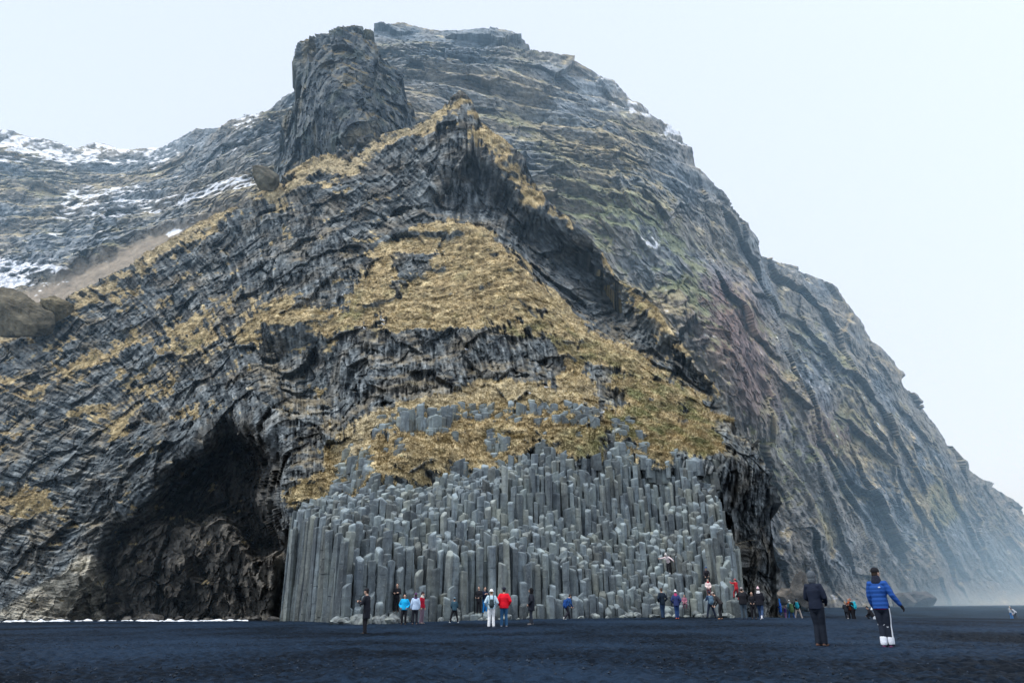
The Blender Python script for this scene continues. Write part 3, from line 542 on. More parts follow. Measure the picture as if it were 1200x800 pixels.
# ---- near cliff
C_SKY = [(-60,405),(0,383),(60,362),(95,345),(130,325),(200,282),(240,260),(290,236),(320,217),(345,203),(370,187),(420,166),(480,150),(520,124),(540,107),(552,116),(562,142),(575,152),
         (610,183),(640,236),(680,266),(705,292),(725,325),(760,350),(790,390),(830,440),(856,478),(862,498),(875,512),(890,535),(901,558),(904,600),(906,640),(909,705),(911,735)]
def build_cliff():
    dp = [(-60,740,75),(0,727,71),(0,640,76),(0,560,82),(0,480,90),(0,385,104),(100,640,73),(130,560,76),(120,450,88),(120,330,104),(200,560,70),(200,450,82),(230,265,104),
          (100,727,70),(200,727,68),(300,727,60),(340,727,53),(335,600,55),(330,540,58),(300,470,68),(300,400,78),(300,330,86),(320,220,100),(400,600,56),(400,720,56),(600,720,60),(860,720,58),(600,600,58),(840,600,60),
          (400,520,60),(420,450,66),(400,400,72),(400,300,84),(440,180,100),(480,480,62),(560,452,68),(560,420,69.5),(560,395,71),(540,330,79),(500,260,86),(540,200,88),(540,112,96),
          (640,470,65),(640,440,68),(640,380,73),(600,300,80),(620,210,92),(700,290,88),(650,300,84),(700,350,82),(720,400,77),(700,480,64),(700,545,58),(560,560,57),(450,580,54.5),
          (780,390,80),(780,450,71),(780,500,65),(790,545,60),(850,480,71),(858,560,60),(890,560,63),(880,640,64),(900,700,64),(880,715,62),(940,600,75),(940,400,95),(900,200,115),(-60,405,106)]
    depth = tps(dp, 2e-3)
    # cave hollow, overhangs, ledges
    cave = poly_mask([[(60,740),(95,690),(120,640),(160,600),(200,560),(240,520),(272,492),(300,505),(322,540),(318,580),(333,620),(330,700),(325,740)]], 9, 14)
    cave2 = poly_mask([[(185,610),(225,550),(268,505),(300,518),(318,545),(312,600),(330,640),(300,650),(262,600),(230,610)]], 7, 10)
    lip = poly_mask([[(60,700),(110,630),(170,575),(220,530),(270,478),(320,500),(345,560),(330,560),(300,500),(272,500),(200,570),(120,660)]], 8, 8)
    rec = .8 * poly_mask([[(500,250),(560,258),(600,283),(640,330),(672,372),(716,398),(757,424),(800,450),(846,482),(838,455),(790,408),(747,368),(717,333),(692,302),(642,270),(602,236),(562,190),(548,180)]], 8, 6) + .5 * poly_mask([[(600,262),(650,262),(700,290),(722,330),(740,380),(720,400),(660,380),(630,330)]], 10, 8)
    crk = poly_mask([[(852,560),(868,575),(870,640),(885,690),(898,715),(868,715),(858,640)]], 5, 6)
    ov = poly_mask([[(300,395),(370,400),(430,470),(400,500),(350,480),(310,430)]], 12, 10)
    ridge1 = poly_mask([[(395,600),(440,470),(560,445),(700,450),(780,500),(860,500),(860,560),(600,560)]], 14, 6)
    behind = poly_mask([[(405,606),(540,572),(620,556),(700,550),(835,560),(852,620),(856,745),(322,745),(330,640),(345,618)]], 5, 0)
    depth = depth + 9 * boxblur(cave, 6) + 13 * cave2 - .3 * lip
    for (a, f) in ((1.6, .009), (.9, .022)): depth = depth + a * fbm(_uu * f, _vv * f * 1.3, 2.7, 3, .5, True) + 4.4 * rec + .6 * crk + 3.5 * ov - 1.0 * ridge1 + 5 * behind
    s = Sheet((-60, 911), C_SKY, [(-60,745),(911,745)], depth, 1.12)
    U, V, P = s.U, s.V, s.P; X, Y, Z = P[..., 0], P[..., 1], P[..., 2]
    g_p = [[(285,238),(330,214),(400,176),(480,148),(532,118),(540,132),(505,160),(450,178),(400,205),(345,238),(300,245)],
           [(430,292),(500,262),(570,262),(610,296),(645,335),(665,372),(705,392),(765,405),(830,445),(860,490),(865,545),(800,548),(745,528),(700,476),(650,444),(655,420),(640,400),(560,385),(500,395),(450,405),(370,415),(300,385),(300,366),(370,358),(430,335)],
           [(345,600),(393,522),(447,474),(560,448),(700,452),(760,475),(860,500),(858,545),(765,538),(700,530),(610,552),(540,566),(470,588),(412,610),(368,640)],
           [(-60,470),(0,445),(60,427),(130,404),(146,430),(60,458),(0,476),(-60,500)],[(120,408),(200,378),(310,352),(310,378),(205,408),(135,424)],
           [(540,118),(560,120),(600,178),(640,235),(690,270),(722,315),(765,352),(800,395),(858,478),(840,482),(800,440),(740,372),(690,312),(640,268),(598,232),(570,180)],
           [(866,505),(905,560),(900,600),(880,570)],[(-60,572),(60,578),(48,598),(-60,600)],[(-60,395),(0,380),(95,344),(200,280),(290,232),(300,240),(200,300),(95,362),(0,408),(-60,420)],
           [(355,570),(402,545),(395,600),(372,640),(352,612)]]
    G = sample(np.maximum.reduce([poly_mask(g_p[:3] + g_p[5:], 9, 26), .68 * poly_mask(g_p[3:5], 12, 26), .32 * poly_mask([[(150,430),(300,440),(330,480),(250,500),(140,520),(80,500)],[(90,340),(200,320),(300,330),(200,360),(60,400)],[(-60,480),(60,470),(80,520),(-60,560)]], 20, 30), .66 * poly_mask([[(285,345),(350,352),(400,370),(330,395),(260,410),(180,440),(200,400)],[(380,440),(420,430),(400,470)]], 12, 20)]), U, V)
    bare = poly_mask([[(400,392),(450,385),(560,388),(640,395),(655,440),(560,450),(450,470),(400,480),(385,440)],[(840,500),(862,500),(905,560),(905,720),(860,720),(850,560)],
                      [(680,420),(720,430),(735,480),(700,470)],[(500,250),(560,258),(600,283),(640,330),(672,372),(716,398),(757,424),(800,450),(846,482),(838,455),(790,408),(747,368),(717,333),(692,302),(642,270),(602,236),(562,190),(548,180)],[(460,300),(520,290),(500,330),(460,350)]], 6, 12)
    Bm = sample(bare, U, V)
    # weathering of the columns: their run follows a fan
    th = angle_field([(100,370,35),(236,294,40),(304,327,80),(350,280,90),(200,430,55),(60,480,20),(60,600,25),(300,470,68),(380,430,100),(420,420,98),(430,240,28),(480,200,35),(400,220,30),
                      (535,150,88),(552,200,100),(600,250,118),(570,170,95),(650,300,38),(690,330,30),(720,380,150),(760,400,120),(790,420,105),(480,420,82),(600,430,80),(880,600,95),(890,680,100),
                      (100,640,150),(160,600,145),(220,545,140),(340,520,95),(340,600,92),(500,330,60),(600,360,60),(20,680,15),(330,450,80),(700,440,85),(450,470,85),(280,400,62),(60,400,35)])
    la = sample(lic(th, 5, 2, 1), U, V); lb = sample(lic(th, 13, 4, 2), U, V); lc = sample(lic(th + math.pi / 2, 4, 3, 5), U, V)
    wn = RS.normal(size=U.shape).astype(np.float32)
    st = np.clip(la, -2, 2) * .12 + np.clip(lb, -2, 2) * .13 + lc * .04
    cavef = sample(cave, U, V)
    bk, brand, bedge = blocks(X * .55, Y * .36, Z * .45)
    bk2, brand2, bedge2 = blocks(X * 1.5, Y * .6, Z * 1.1)
    big = 2.4 * fbm(X * .045, Y * .045, Z * .06, 3) + 1.2 * fbm(X * .14, Y * .14, Z * .17, 3, .55, True)
    gn = fbm(X * .22, Y * .22, Z * .3, 5, .6)
    gf = sstep(.25, .72, G * .95 + 1.3 * gn + .07 * la + .10 * lb - .8 * Bm)
    smod = sstep(-.35, .35, fbm(X * .09, Y * .09, Z * .12 + 3, 3)); smod = .45 + .75 * smod
    bk3, _, _ = blocks(X * .28, Y * .20, Z * .22)
    rockd = st * (1 - .85 * cavef) * smod + bk3 * 2.4 * (1 - .3 * smod) + bk * 1.1 * (.5 + .9 * cavef) + bk2 * .30 * (1 + cavef) + .16 * fbm(X, Y, Z, 3, .6, True) + .022 * wn + .07 * fbm(X * 3.4, Y * 3.4, Z * 3.4, 2, .6)
    grassd = .02 * wn + .3 * fbm(X * .35, Y * .35, Z * .8, 3) + .22 * np.abs(perlin(X * 1.3, Y * 1.3, Z * 2.2)) + .1 * fbm(X * 3, Y * 3, Z * 3, 2) + .18 * fbm(X * .8, Y * .8, Z * 1.6, 2, .5, True)
    D = big * sstep(-5, 60, 740 - V) + rockd * (1 - gf * .75) + grassd * gf * 1.3
    D[:2] *= .6
    Q = s.displaced(D)
    nn = normals_grid(boxP(Q, 1)); nn *= np.sign((nn * -s.P).sum(-1))[..., None]; nz = nn[..., 2]
    # albedo
    no = fbm(X * .25, Y * .25, Z * .25, 4); no2 = fbm(X * .9, Y * .9, Z * .9, 3)
    no3c = fbm(X * .12 + 7, Y * .12, Z * .16, 4)
    rock = np.zeros(P.shape) + np.array([.078, .094, .104])
    rock = mixc(rock, [.165, .184, .192], sstep(-.3, 1.6, la * .5 + no2 + .3 * lb))
    rock = mixc(rock, [.150, .132, .102], .7 * sstep(-.15, .45, no))
    rock = mixc(rock, [.024, .033, .045], .7 * sstep(.2, 1.4, -la * .6 - lb * .3))  # crevice shade painted into the rock colour along the streak lows
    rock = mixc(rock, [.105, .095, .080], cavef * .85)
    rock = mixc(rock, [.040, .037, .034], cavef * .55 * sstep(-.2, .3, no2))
    rock = mixc(rock, [.012, .013, .015], .35 * sstep(.15, .7, sample(cave2, U, V)))  # darkness of the deep cave painted into the rock colour
    pale_r = sstep(.3, .8, sample(poly_mask([[(-60,740),(-60,722),(0,712),(60,682),(100,652),(122,668),(128,700),(120,740)]], 7, 14), U, V))
    rock = mixc(rock, [.38, .36, .30], pale_r * .9)
    rock = mixc(rock, [.05, .064, .080], .35 * sample(rec, U, V))
    rock = mixc(rock, [.13, .085, .035], .5 * sstep(.35, .6, fbm(X * .4 + 9, Y * .4, Z * .4, 3)) * sstep(.1, .4, nz))
    lich = sstep(.45, .8, fbm(X * 1.3, Y * 1.3, Z * 1.3 + 40, 3)) * .5
    rock = mixc(rock, [.19, .20, .19], lich * (1 - cavef))
    gr = np.zeros(P.shape) + np.array([.365, .29, .165])
    gr = mixc(gr, [.58, .485, .30], sstep(-.15, .45, no2)); gr = mixc(gr, [.20, .15, .07], sstep(.05, .5, fbm(X * .6, Y * .6, Z + 7, 3)))
    grn = sample(poly_mask([[(720,440),(790,440),(862,490),(864,548),(800,550),(700,500)],[(560,372),(620,372),(660,400),(600,410)],[(640,520),(760,480),(760,520),(660,545)],[(640,380),(720,420),(740,440),(690,440)],[(395,405),(400,345),(425,340),(425,400)],[(870,505),(905,560),(900,600),(880,580)],[(720,320),(770,360),(760,380),(720,350)]], 10, 14), U, V)
    gr = mixc(gr, [.165, .185, .085], np.clip(.12 * sstep(-.05, .3, gn) + grn * sstep(-.25, .35, fbm(X * .5 + 3, Y * .5, Z * .5, 3)) + .35 * sstep(.2, .5, no), 0, 1) * .8)
    pale = sample(poly_mask([[(300,245),(400,180),(520,125),(520,145),(420,200),(330,240)],[(400,500),(450,472),(560,450),(700,455),(690,470),(560,470),(450,500),(400,560)],[(-60,400),(200,282),(290,236),(200,300),(0,410)]], 6, 6), U, V)
    gr = mixc(gr, [.48, .42, .29], .6 * pale)
    gm = sstep(.3, .62, gf * 1.0 + .5 * (nz - .35) + .3 * no2 - .25 * sstep(.2, 1.2, -la) * (1 - .4 * gf)) * sstep(-.25, .15, nz)
    gm = np.maximum(gm, .3 * sstep(.66, .92, nz + .3 * no) * (1 - cavef) * sstep(700, 600, V))
    gr = gr * 1.05 * np.clip(.9 + .14 * wn + .16 * lc + .5 * fbm(X * 2.2, Y * 2.2, Z * 3, 2), .45, 1.5)[..., None]
    rock = rock * 1.02 * np.clip(1 + .24 * la + .12 * lb + .08 * wn + .10 * lc + .9 * no3c, .4, 1.7)[..., None]
    C = rock * (1 - gm[..., None]) + gr * gm[..., None]
    Pb, Cb = add_back(Q, C, 45, 8, .5)
    # right flank turns away behind its edge
    nr = Pb.shape[0]; ext = []; exc = []
    for i in range(1, 70):
        q = Pb[:, -1].copy(); q[:, 1] += i * .5; q[:, 0] = q[:, 0] + i * .12
        nz_ = fbm(q[:, 0] * .2 + i * .02, q[:, 1] * .35, q[:, 2] * .25, 4, .6, True); q[:, 0] += min(1, i / 6) * (1.6 * nz_ + .5 * blocks(q[:, 0] * .5, q[:, 1] * .5, q[:, 2] * .5)[0]); ext.append(q)
        exc.append(Cb[:, -1] * 0 + np.array([.085, .098, .105]) * np.clip(1 + 1.2 * fbm(q[:, 0] * .6, q[:, 1] * .6, q[:, 2] * .6, 4), .4, 1.7)[:, None])
    Pb = np.concatenate([Pb, np.stack(ext, 1)], 1); Cb = np.concatenate([Cb, np.stack(exc, 1)], 1)
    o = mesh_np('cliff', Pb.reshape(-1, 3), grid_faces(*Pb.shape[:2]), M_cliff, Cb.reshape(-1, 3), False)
    tag(o, 'dark columnar basalt cliff with tawny grass ledges and a sea cave', None, None, 'structure')
    return o, Q, nn, gm, gr, s, depth, gr
cliff, CQ, CN, CGM, CGR, CS, CDEPTH, CGC = build_cliff()
print('cliff', time.time() - T0)

# ---- mountain behind
M_SKY = [(-60,150),(0,155),(30,166),(60,168),(90,176),(115,172),(150,178),(200,176),(235,160),(270,148),(300,137),(330,122),(345,112),(360,100),(420,60),(440,38),(470,31),(520,37),(560,41),(595,44),(612,55),(630,70),(650,74),(670,80),(700,94),
         (715,103),(735,120),(760,138),(790,155),(802,172),(815,205),(840,232),(870,262),(888,300),(905,308),(930,314),(960,328),(985,352),(1010,385),(1040,425),(1054,452),(1075,470),(1095,498),(1120,540),(1140,562),(1165,572),(1185,590),(1200,612),(1240,650),(1290,700)]
def build_mountain():
    dp = [(-60,160,215),(0,160,210),(100,178,215),(200,178,205),(0,230,180),(100,240,178),(200,230,165),(0,320,150),(100,300,145),(200,270,140),(280,190,150),(0,380,125),(150,330,125),(300,250,128),
          (330,125,170),(440,40,185),(520,38,190),(600,46,190),(520,110,160),(600,150,158),(480,200,140),(600,250,140),(700,95,188),(700,200,155),(700,300,135),(800,165,185),(780,260,155),(800,360,135),(850,450,125),
          (885,300,190),(860,330,165),(900,420,150),(905,500,135),(905,600,125),(905,715,118),(960,330,215),(960,420,185),(960,520,165),(970,620,145),(980,712,132),(1050,455,235),(1050,550,195),(1050,650,172),(1060,712,160),
          (1140,562,270),(1130,650,220),(1130,712,200),(1200,612,300),(1200,712,230),(1290,700,320),(1290,720,270),(500,500,120),(200,500,115),(700,600,115),(0,600,120)]
    depth = tps(dp, 2e-3)
    # gullies, shadowed hollows and buttresses
    hol = poly_mask([[(240,200),(330,150),(345,195),(300,215),(250,222)],[(830,290),(905,300),(915,400),(880,350),(840,320)],[(895,340),(935,350),(960,400),(940,400),(900,380)]], 12, 12)
    but = poly_mask([[(760,300),(830,330),(880,420),(905,540),(930,700),(905,720),(870,560),(800,420)],[(985,380),(1040,440),(1060,520),(1030,560),(1000,480)]], 16, 20)
    far = poly_mask([[(888,290),(893,330),(915,380),(935,440),(950,500),(985,580),(1020,650),(1040,745),(1400,745),(1400,280)]], 4, 14)
    spur = poly_mask([[(690,300),(720,330),(770,380),(830,470),(860,560),(880,640),(850,640),(800,500),(740,400)]], 12, 14)
    depth = depth + 7 * hol - 7 * but + 16 * far - 4 * spur
    for (a, f) in ((9., .011), (5., .027)): depth = depth + a * fbm((_uu * .95 - _vv * .25) * f, (_vv * .8 + _uu * .2) * f * .8, 1.7, 4, .55, True) * sstep(150, 420, _vv + (_uu > 700) * (_uu - 700) * .1)
    thm = angle_field([(600,100,10),(450,100,8),(700,150,30),(650,220,12),(100,230,4),(250,200,-10),(800,240,35),(760,200,25),(960,350,25),(780,300,60),(800,420,70),(860,380,75),(900,450,72),(950,450,80),(1000,500,78),(1040,420,50),(960,600,55),(1050,600,60),(1150,650,50),(900,650,60),(1100,560,65),(1000,680,50)])
    mla = lic(thm, 7, 2, 21); mlb = lic(thm, 9, 4, 22)
    s = Sheet((-60, 1290), M_SKY, [(-60,420),(240,330),(340,260),(540,260),(700,420),(860,620),(905,727),(1290,727)], depth, 1.2, rows=470)
    U, V, P = s.U, s.V, s.P; X, Y, Z = P[..., 0], P[..., 1], P[..., 2]
    mla = sample(mla, U, V); mlb = sample(mlb, U, V)
    scree = sample(poly_mask([[(-60,400),(-60,375),(0,350),(60,328),(110,305),(180,275),(240,258),(300,240),(240,330),(100,420)]], 4, 5), U, V)
    k = Y / 160
    strata = Z * .11 + 1.1 * fbm(X * .02, Y * .02, Z * .02, 3) + X * .012
    sw = strata - np.floor(strata); ledge = sstep(0, .75, sw) - sstep(.8, 1, sw)
    st2 = Z * .42 + .8 * fbm(X * .04, Y * .04, Z * .02 + 5, 3) + X * .02; sw2 = st2 - np.floor(st2); ledge2 = sstep(0, .7, sw2) - sstep(.75, 1, sw2)
    upper = sample(poly_mask([[(-60,0),(-60,330),(230,270),(340,220),(560,260),(700,270),(760,230),(830,250),(905,330),(1000,420),(1060,470),(1060,300),(700,0)]], 25, 10), U, V)
    bk, brand, bedge = blocks(X * .16, Y * .16, Z * .22); bk2, brand2, be2 = blocks(X * .5, Y * .5, Z * .6)
    bk3, _, _ = blocks((X + .4 * Z) * .06, Y * .06, (Z - .3 * X) * .045, 1.3)
    gul = fbm(X * .055 + Z * .03, Y * .03, Z * .018, 4, .55, True)
    gully2 = fbm((X * .8 + Z * .45) * .16, Y * .05, (Z - X) * .03, 3, .6, True)
    big = 7 * fbm(X * .02, Y * .02, Z * .025, 3) + 6.5 * gul * (1 - .5 * upper) + 1.6 * gully2 * (1 - .6 * upper)
    rgh = .15 + 1.0 * sstep(-.15, .35, fbm(X * .022 + 3, Y * .022, Z * .03, 3)) * (.45 + .55 * upper) * (1 - .2 * (U < 330))
    D = big * 1.05 + (np.clip(mla, -2, 2) * .10 + np.clip(mlb, -2, 2) * .07 + .03 * RS.normal(size=U.shape)) * Y / 160 + upper * (ledge * 3.8 + ledge2 * 1.3 * rgh) + (1 - upper) * (ledge * .35) + rgh * (bk * 1.9 + bk2 * 1.1) + .6 * bk2 + bk3 * 5.5 * (1 - .7 * sstep(420, 260, U)) + (.25 + .45 * rgh) * fbm(X * .45, Y * .45, Z * .45, 3, .6, True)
    D = D * (.5 + .5 * sstep(0, 55, np.arange(s.rows)))[:, None] * (1 - .93 * scree) * sstep(-10, 80, 727 - V + 1e-3 * 0)
    D[:2] *= .5
    Q = s.displaced(D)
    nn = normals_grid(boxP(Q, 1)); nn *= np.sign((nn * -s.P).sum(-1))[..., None]; nz = nn[..., 2]
    no = fbm(X * .05, Y * .05, Z * .05, 4); no2 = fbm(X * .3, Y * .3, Z * .3, 4); no3 = fbm(X * .9, Y * .9, Z * .9, 3)
    warm = sstep(-.15, .3, fbm(X * .03 + 11, Y * .03, Z * .05, 4) + .1 * sstep(0, 200, V))
    rock = np.zeros(P.shape) + np.array([.150, .176, .202])  # base colour kept pale and bluish, some distance haze painted in
    rock = mixc(rock, [.225, .258, .29], sstep(-.2, .6, no2 + .3 * mla * .3)); rock = mixc(rock, [.16, .145, .12], .7 * sstep(-.1, .35, no))
    rock = mixc(rock, [.225, .200, .160], .6 * warm)
    redm = sample(poly_mask([[(810,320),(870,340),(900,420),(905,500),(860,470),(820,400)],[(940,470),(1000,500),(1010,540),(950,530)]], 14, 16), U, V)
    rock = mixc(rock, [.200, .125, .105], redm * .7)
    rock = mixc(rock, [.085, .106, .132], .6 * sstep(.0, .6, -no3))
    gr = np.zeros(P.shape) + np.array([.26, .23, .145]); gr = mixc(gr, [.38, .33, .23], sstep(-.1, .4, no2)); 
    grn = sample(poly_mask([[(640,225),(760,240),(820,300),(870,400),(900,560),(860,480),(800,350),(700,300)],[(900,340),(960,400),(1000,450),(940,430)],[(860,500),(950,540),(930,620),(880,560)]], 16, 20), U, V)
    gr = mixc(gr, [.125, .165, .095], np.clip(grn + .6 * sstep(-.1, .3, fbm(X * .035 + 21, Y * .035, Z * .05, 3)), 0, 1) * .8)
    tan = sample(poly_mask([[(945,585),(965,600),(985,640),(965,650),(950,620)],[(1060,590),(1100,570),(1125,585),(1120,610),(1080,620),(1058,605)],[(880,480),(1000,470),(1100,540),(1150,600),(1040,600),(960,560),(900,540)],[(560,110),(700,150),(800,240),(790,300),(700,260)]], 8, 16), U, V)
    tan2 = sample(poly_mask([[(945,585),(965,600),(985,640),(965,650),(950,620)],[(1060,590),(1100,570),(1125,585),(1120,610),(1080,620),(1058,605)]], 4, 10), U, V)
    low = sstep(560, 720, V) * sstep(880, 960, U)
    gm = sstep(.25, .62, nz * .75 + .6 * no2 + .28 * tan + .12 * warm + .55 * no - .02 + .12 * grn - .22 * low - .05 + .5 * tan2)
    gm = np.clip(gm * .85 + tan2 * .7, 0, 1)
    C = rock * (1 - gm[..., None]) + gr * gm[..., None]
    C = C * 1.2 * np.clip(1 + .12 * mla + .05 * mlb + .6 * no3 + .1 * RS.normal(size=U.shape), .35, 1.8)[..., None]
    C = mixc(C, [.27, .235, .19], scree)
    snow_r = poly_mask([[(-60,150),(0,155),(115,172),(200,174),(240,158),(235,180),(200,205),(60,200),(-60,185)],[(-60,295),(0,300),(60,312),(90,318),(60,330),(20,345),(-60,360)],[(70,225),(130,215),(200,232),(300,208),(296,222),(230,240),(160,262),(60,262)],
                        [(270,148),(330,124),(338,134),(280,160)],[(690,88),(730,105),(800,165),(812,200),(790,180),(750,150),(700,110)],[(720,270),(780,280),(775,300),(725,290)],[(920,430),(970,455),(975,470),(930,455)],[(1020,480),(1040,500),(1030,510),(1015,490)],[(985,355),(1010,370),(1000,380)],[(190,272),(235,256),(232,263),(195,280)],[(830,230),(850,245),(850,255),(835,245)]], 6, 10)
    SN = sample(snow_r, U, V)
    sn2 = sample(poly_mask([[(-60,300),(0,304),(40,312),(80,314),(84,320),(40,326),(0,322),(-60,320)],[(-60,330),(0,324),(40,330),(10,340),(-60,345)],[(210,238),(250,222),(294,209),(294,214),(250,230),(215,244)],[(196,276),(232,258),(232,261),(200,280)],[(750,286),(768,288),(766,296),(752,292)],[(28,166),(58,166),(56,171),(30,171)],[(112,172),(148,175),(145,180),(115,178)],[(775,150),(800,160),(800,166),(776,158)]], 1, 5), U, V)
    sm = sstep(.60, .78, SN * .60 + .45 * (nz - .45) + .75 * no2 + .3 * no3 + .16 * mlb + .08 * mla + .10 * (U < 330))
    sm = np.maximum(sm, sstep(.4, .6, sn2 * .9 + .8 * no3 + .5 * no2 + .08 * mlb)); sm = sm * sstep(.0, .3, nz + .4 * sn2)
    C = mixc(C, [.80, .84, .90], sm)
    Pb, Cb = add_back(Q, C, 90, 6, .5)
    o = mesh_np('mountain', Pb.reshape(-1, 3), grid_faces(*Pb.shape[:2]), M_mount, Cb.reshape(-1, 3), False)
    tag(o, 'steep stratified mountain headland with snow patches on its ledges', None, None, 'structure')
build_mountain()
print('mountain', time.time() - T0)

# ---- rock tower on the skyline, a closed outcrop
def build_tower():
    sky = [(322,196),(334,140),(346,118),(349,100),(350,66),(362,48),(380,42),(400,35),(425,34),(437,38),(441,60),(452,72),(470,90),(480,120),(494,170)]
    dp = [(330,190,121),(340,120,121),(352,70,121),(375,60,113),(400,36,114),(430,40,117),(365,120,110),(380,180,108),(410,100,106),(420,150,104),(440,110,109),(400,190,104),(450,170,108),(470,100,117),(490,160,118),(370,80,110),(390,60,111),(350,150,116),(460,200,112),(320,210,123),(400,240,104)]
    depth = tps(dp, 1e-3)
    s = Sheet((322, 494), sky, [(322,232),(494,232)], depth, .9)
    U, V, P = s.U, s.V, s.P; X, Y, Z = P[..., 0], P[..., 1], P[..., 2]
    bk, br, be = blocks(X * .2, Y * .2, Z * .13, 1.2); bk2, br2, be2 = blocks(X * .6, Y * .6, Z * .4, 1.)
    st = fbm(X * .3, Y * .3, Z * .08, 4, .55, True)
    undercut = sstep(165, 185, V) * (1 - sstep(185, 200, V))
    D = bk * 2.4 + bk2 * .8 + 1.6 * st + .6 * fbm(X, Y, Z * .7, 3, .6, True) - 2.5 * undercut
    D[:2] *= .5; Q = s.displaced(D)
    nn = normals_grid(boxP(Q, 1)); nn *= np.sign((nn * -s.P).sum(-1))[..., None]; nz = nn[..., 2]
    no = fbm(X * .15, Y * .15, Z * .1, 3); no2 = fbm(X * .6, Y * .6, Z * .5, 3)
    C = np.zeros(P.shape) + np.array([.080, .100, .118]); C = mixc(C, [.17, .19, .195], sstep(-.2, .5, no2)); C = mixc(C, [.21, .18, .11], .65 * sstep(.0, .4, no)); C = mixc(C, [.025, .035, .05], .6 * sstep(.1, .5, -no2))
    C = mixc(C, [.19, .15, .07], .8 * sstep(.35, .65, nz + .4 * no2)); C = mixc(C, [.09, .12, .09], .35 * sstep(.15, .4, fbm(X * .2 + 4, Y * .2, Z * .2, 2)))
    Pb, Cb = add_back(Q, C, 28, 8, .3)
    for side in (0, -1):
        ext = []; 
        for i in range(1, 7):
            q = Pb[:, side].copy(); q[:, 1] += i * 4; q[:, 0] += (1 if side == 0 else -1) * i * .6; ext.append(q)
        if side == 0: ext = ext[::-1]; Pb = np.concatenate([np.stack(ext, 1), Pb], 1); Cb = np.concatenate([np.repeat(Cb[:, :1], 6, 1), Cb], 1)
        else: Pb = np.concatenate([Pb, np.stack(ext, 1)], 1); Cb = np.concatenate([Cb, np.repeat(Cb[:, -1:], 6, 1)], 1)
    o = mesh_np('rock_tower', Pb.reshape(-1, 3), grid_faces(*Pb.shape[:2]), M_mount, Cb.reshape(-1, 3), False)
    tag(o, 'blocky rock tower standing on the skyline left of the summit', None, None, 'structure')
build_tower()

# ------------------------------------------------------------------ columns
PROF = {332:(53.5,[(0,625),(2,600)]), 345:(51.5,[(0,612),(1,603),(3,592),(5,585)]), 375:(46.5,[(0,620),(1.5,606),(3,600),(6,580)]), 398:(42.5,[(0,640),(.9,620),(2,612),(4,600),(8,584)]),
  412:(42.5,[(0,712),(.5,690),(1.2,665),(2,640),(3,620),(5,598),(8,582)]), 440:(43,[(0,705),(.5,680),(1.2,650),(2,640),(3,615),(5,595),(8,575)]), 475:(44.5,[(0,708),(.5,692),(.8,648),(2.2,642),(3.2,612),(5,596),(8,570)]),
  540:(45.5,[(0,704),(.5,696),(.7,646),(2.5,636),(3.5,612),(5,596),(7,572),(10,560)]), 600:(46.5,[(0,706),(.5,698),(.7,641),(2.5,634),(3.4,616),(4.6,600),(5.2,565),(8,548)]),
  660:(47.5,[(0,709),(.5,702),(.9,668),(2.2,650),(4,626),(5.5,608),(6,562),(9,542)]), 720:(49,[(0,713),(.8,704),(1.6,684),(3,664),(4.8,636),(6.4,606),(7,562),(9,537)]),
  780:(50.5,[(0,712),(.8,700),(2,680),(3.5,660),(5.5,632),(7,612),(7.8,570),(9,548)]), 825:(50.5,[(0,706),(.8,690),(1.6,650),(3.5,628),(5,600),(6.5,572),(9,548)]), 850:(49.5,[(0,690),(.5,665),(1.5,640),(3,610),(5,590),(9,562)]), 868:(49,[(0,712),(.8,700),(1.8,680),(5,640)])}
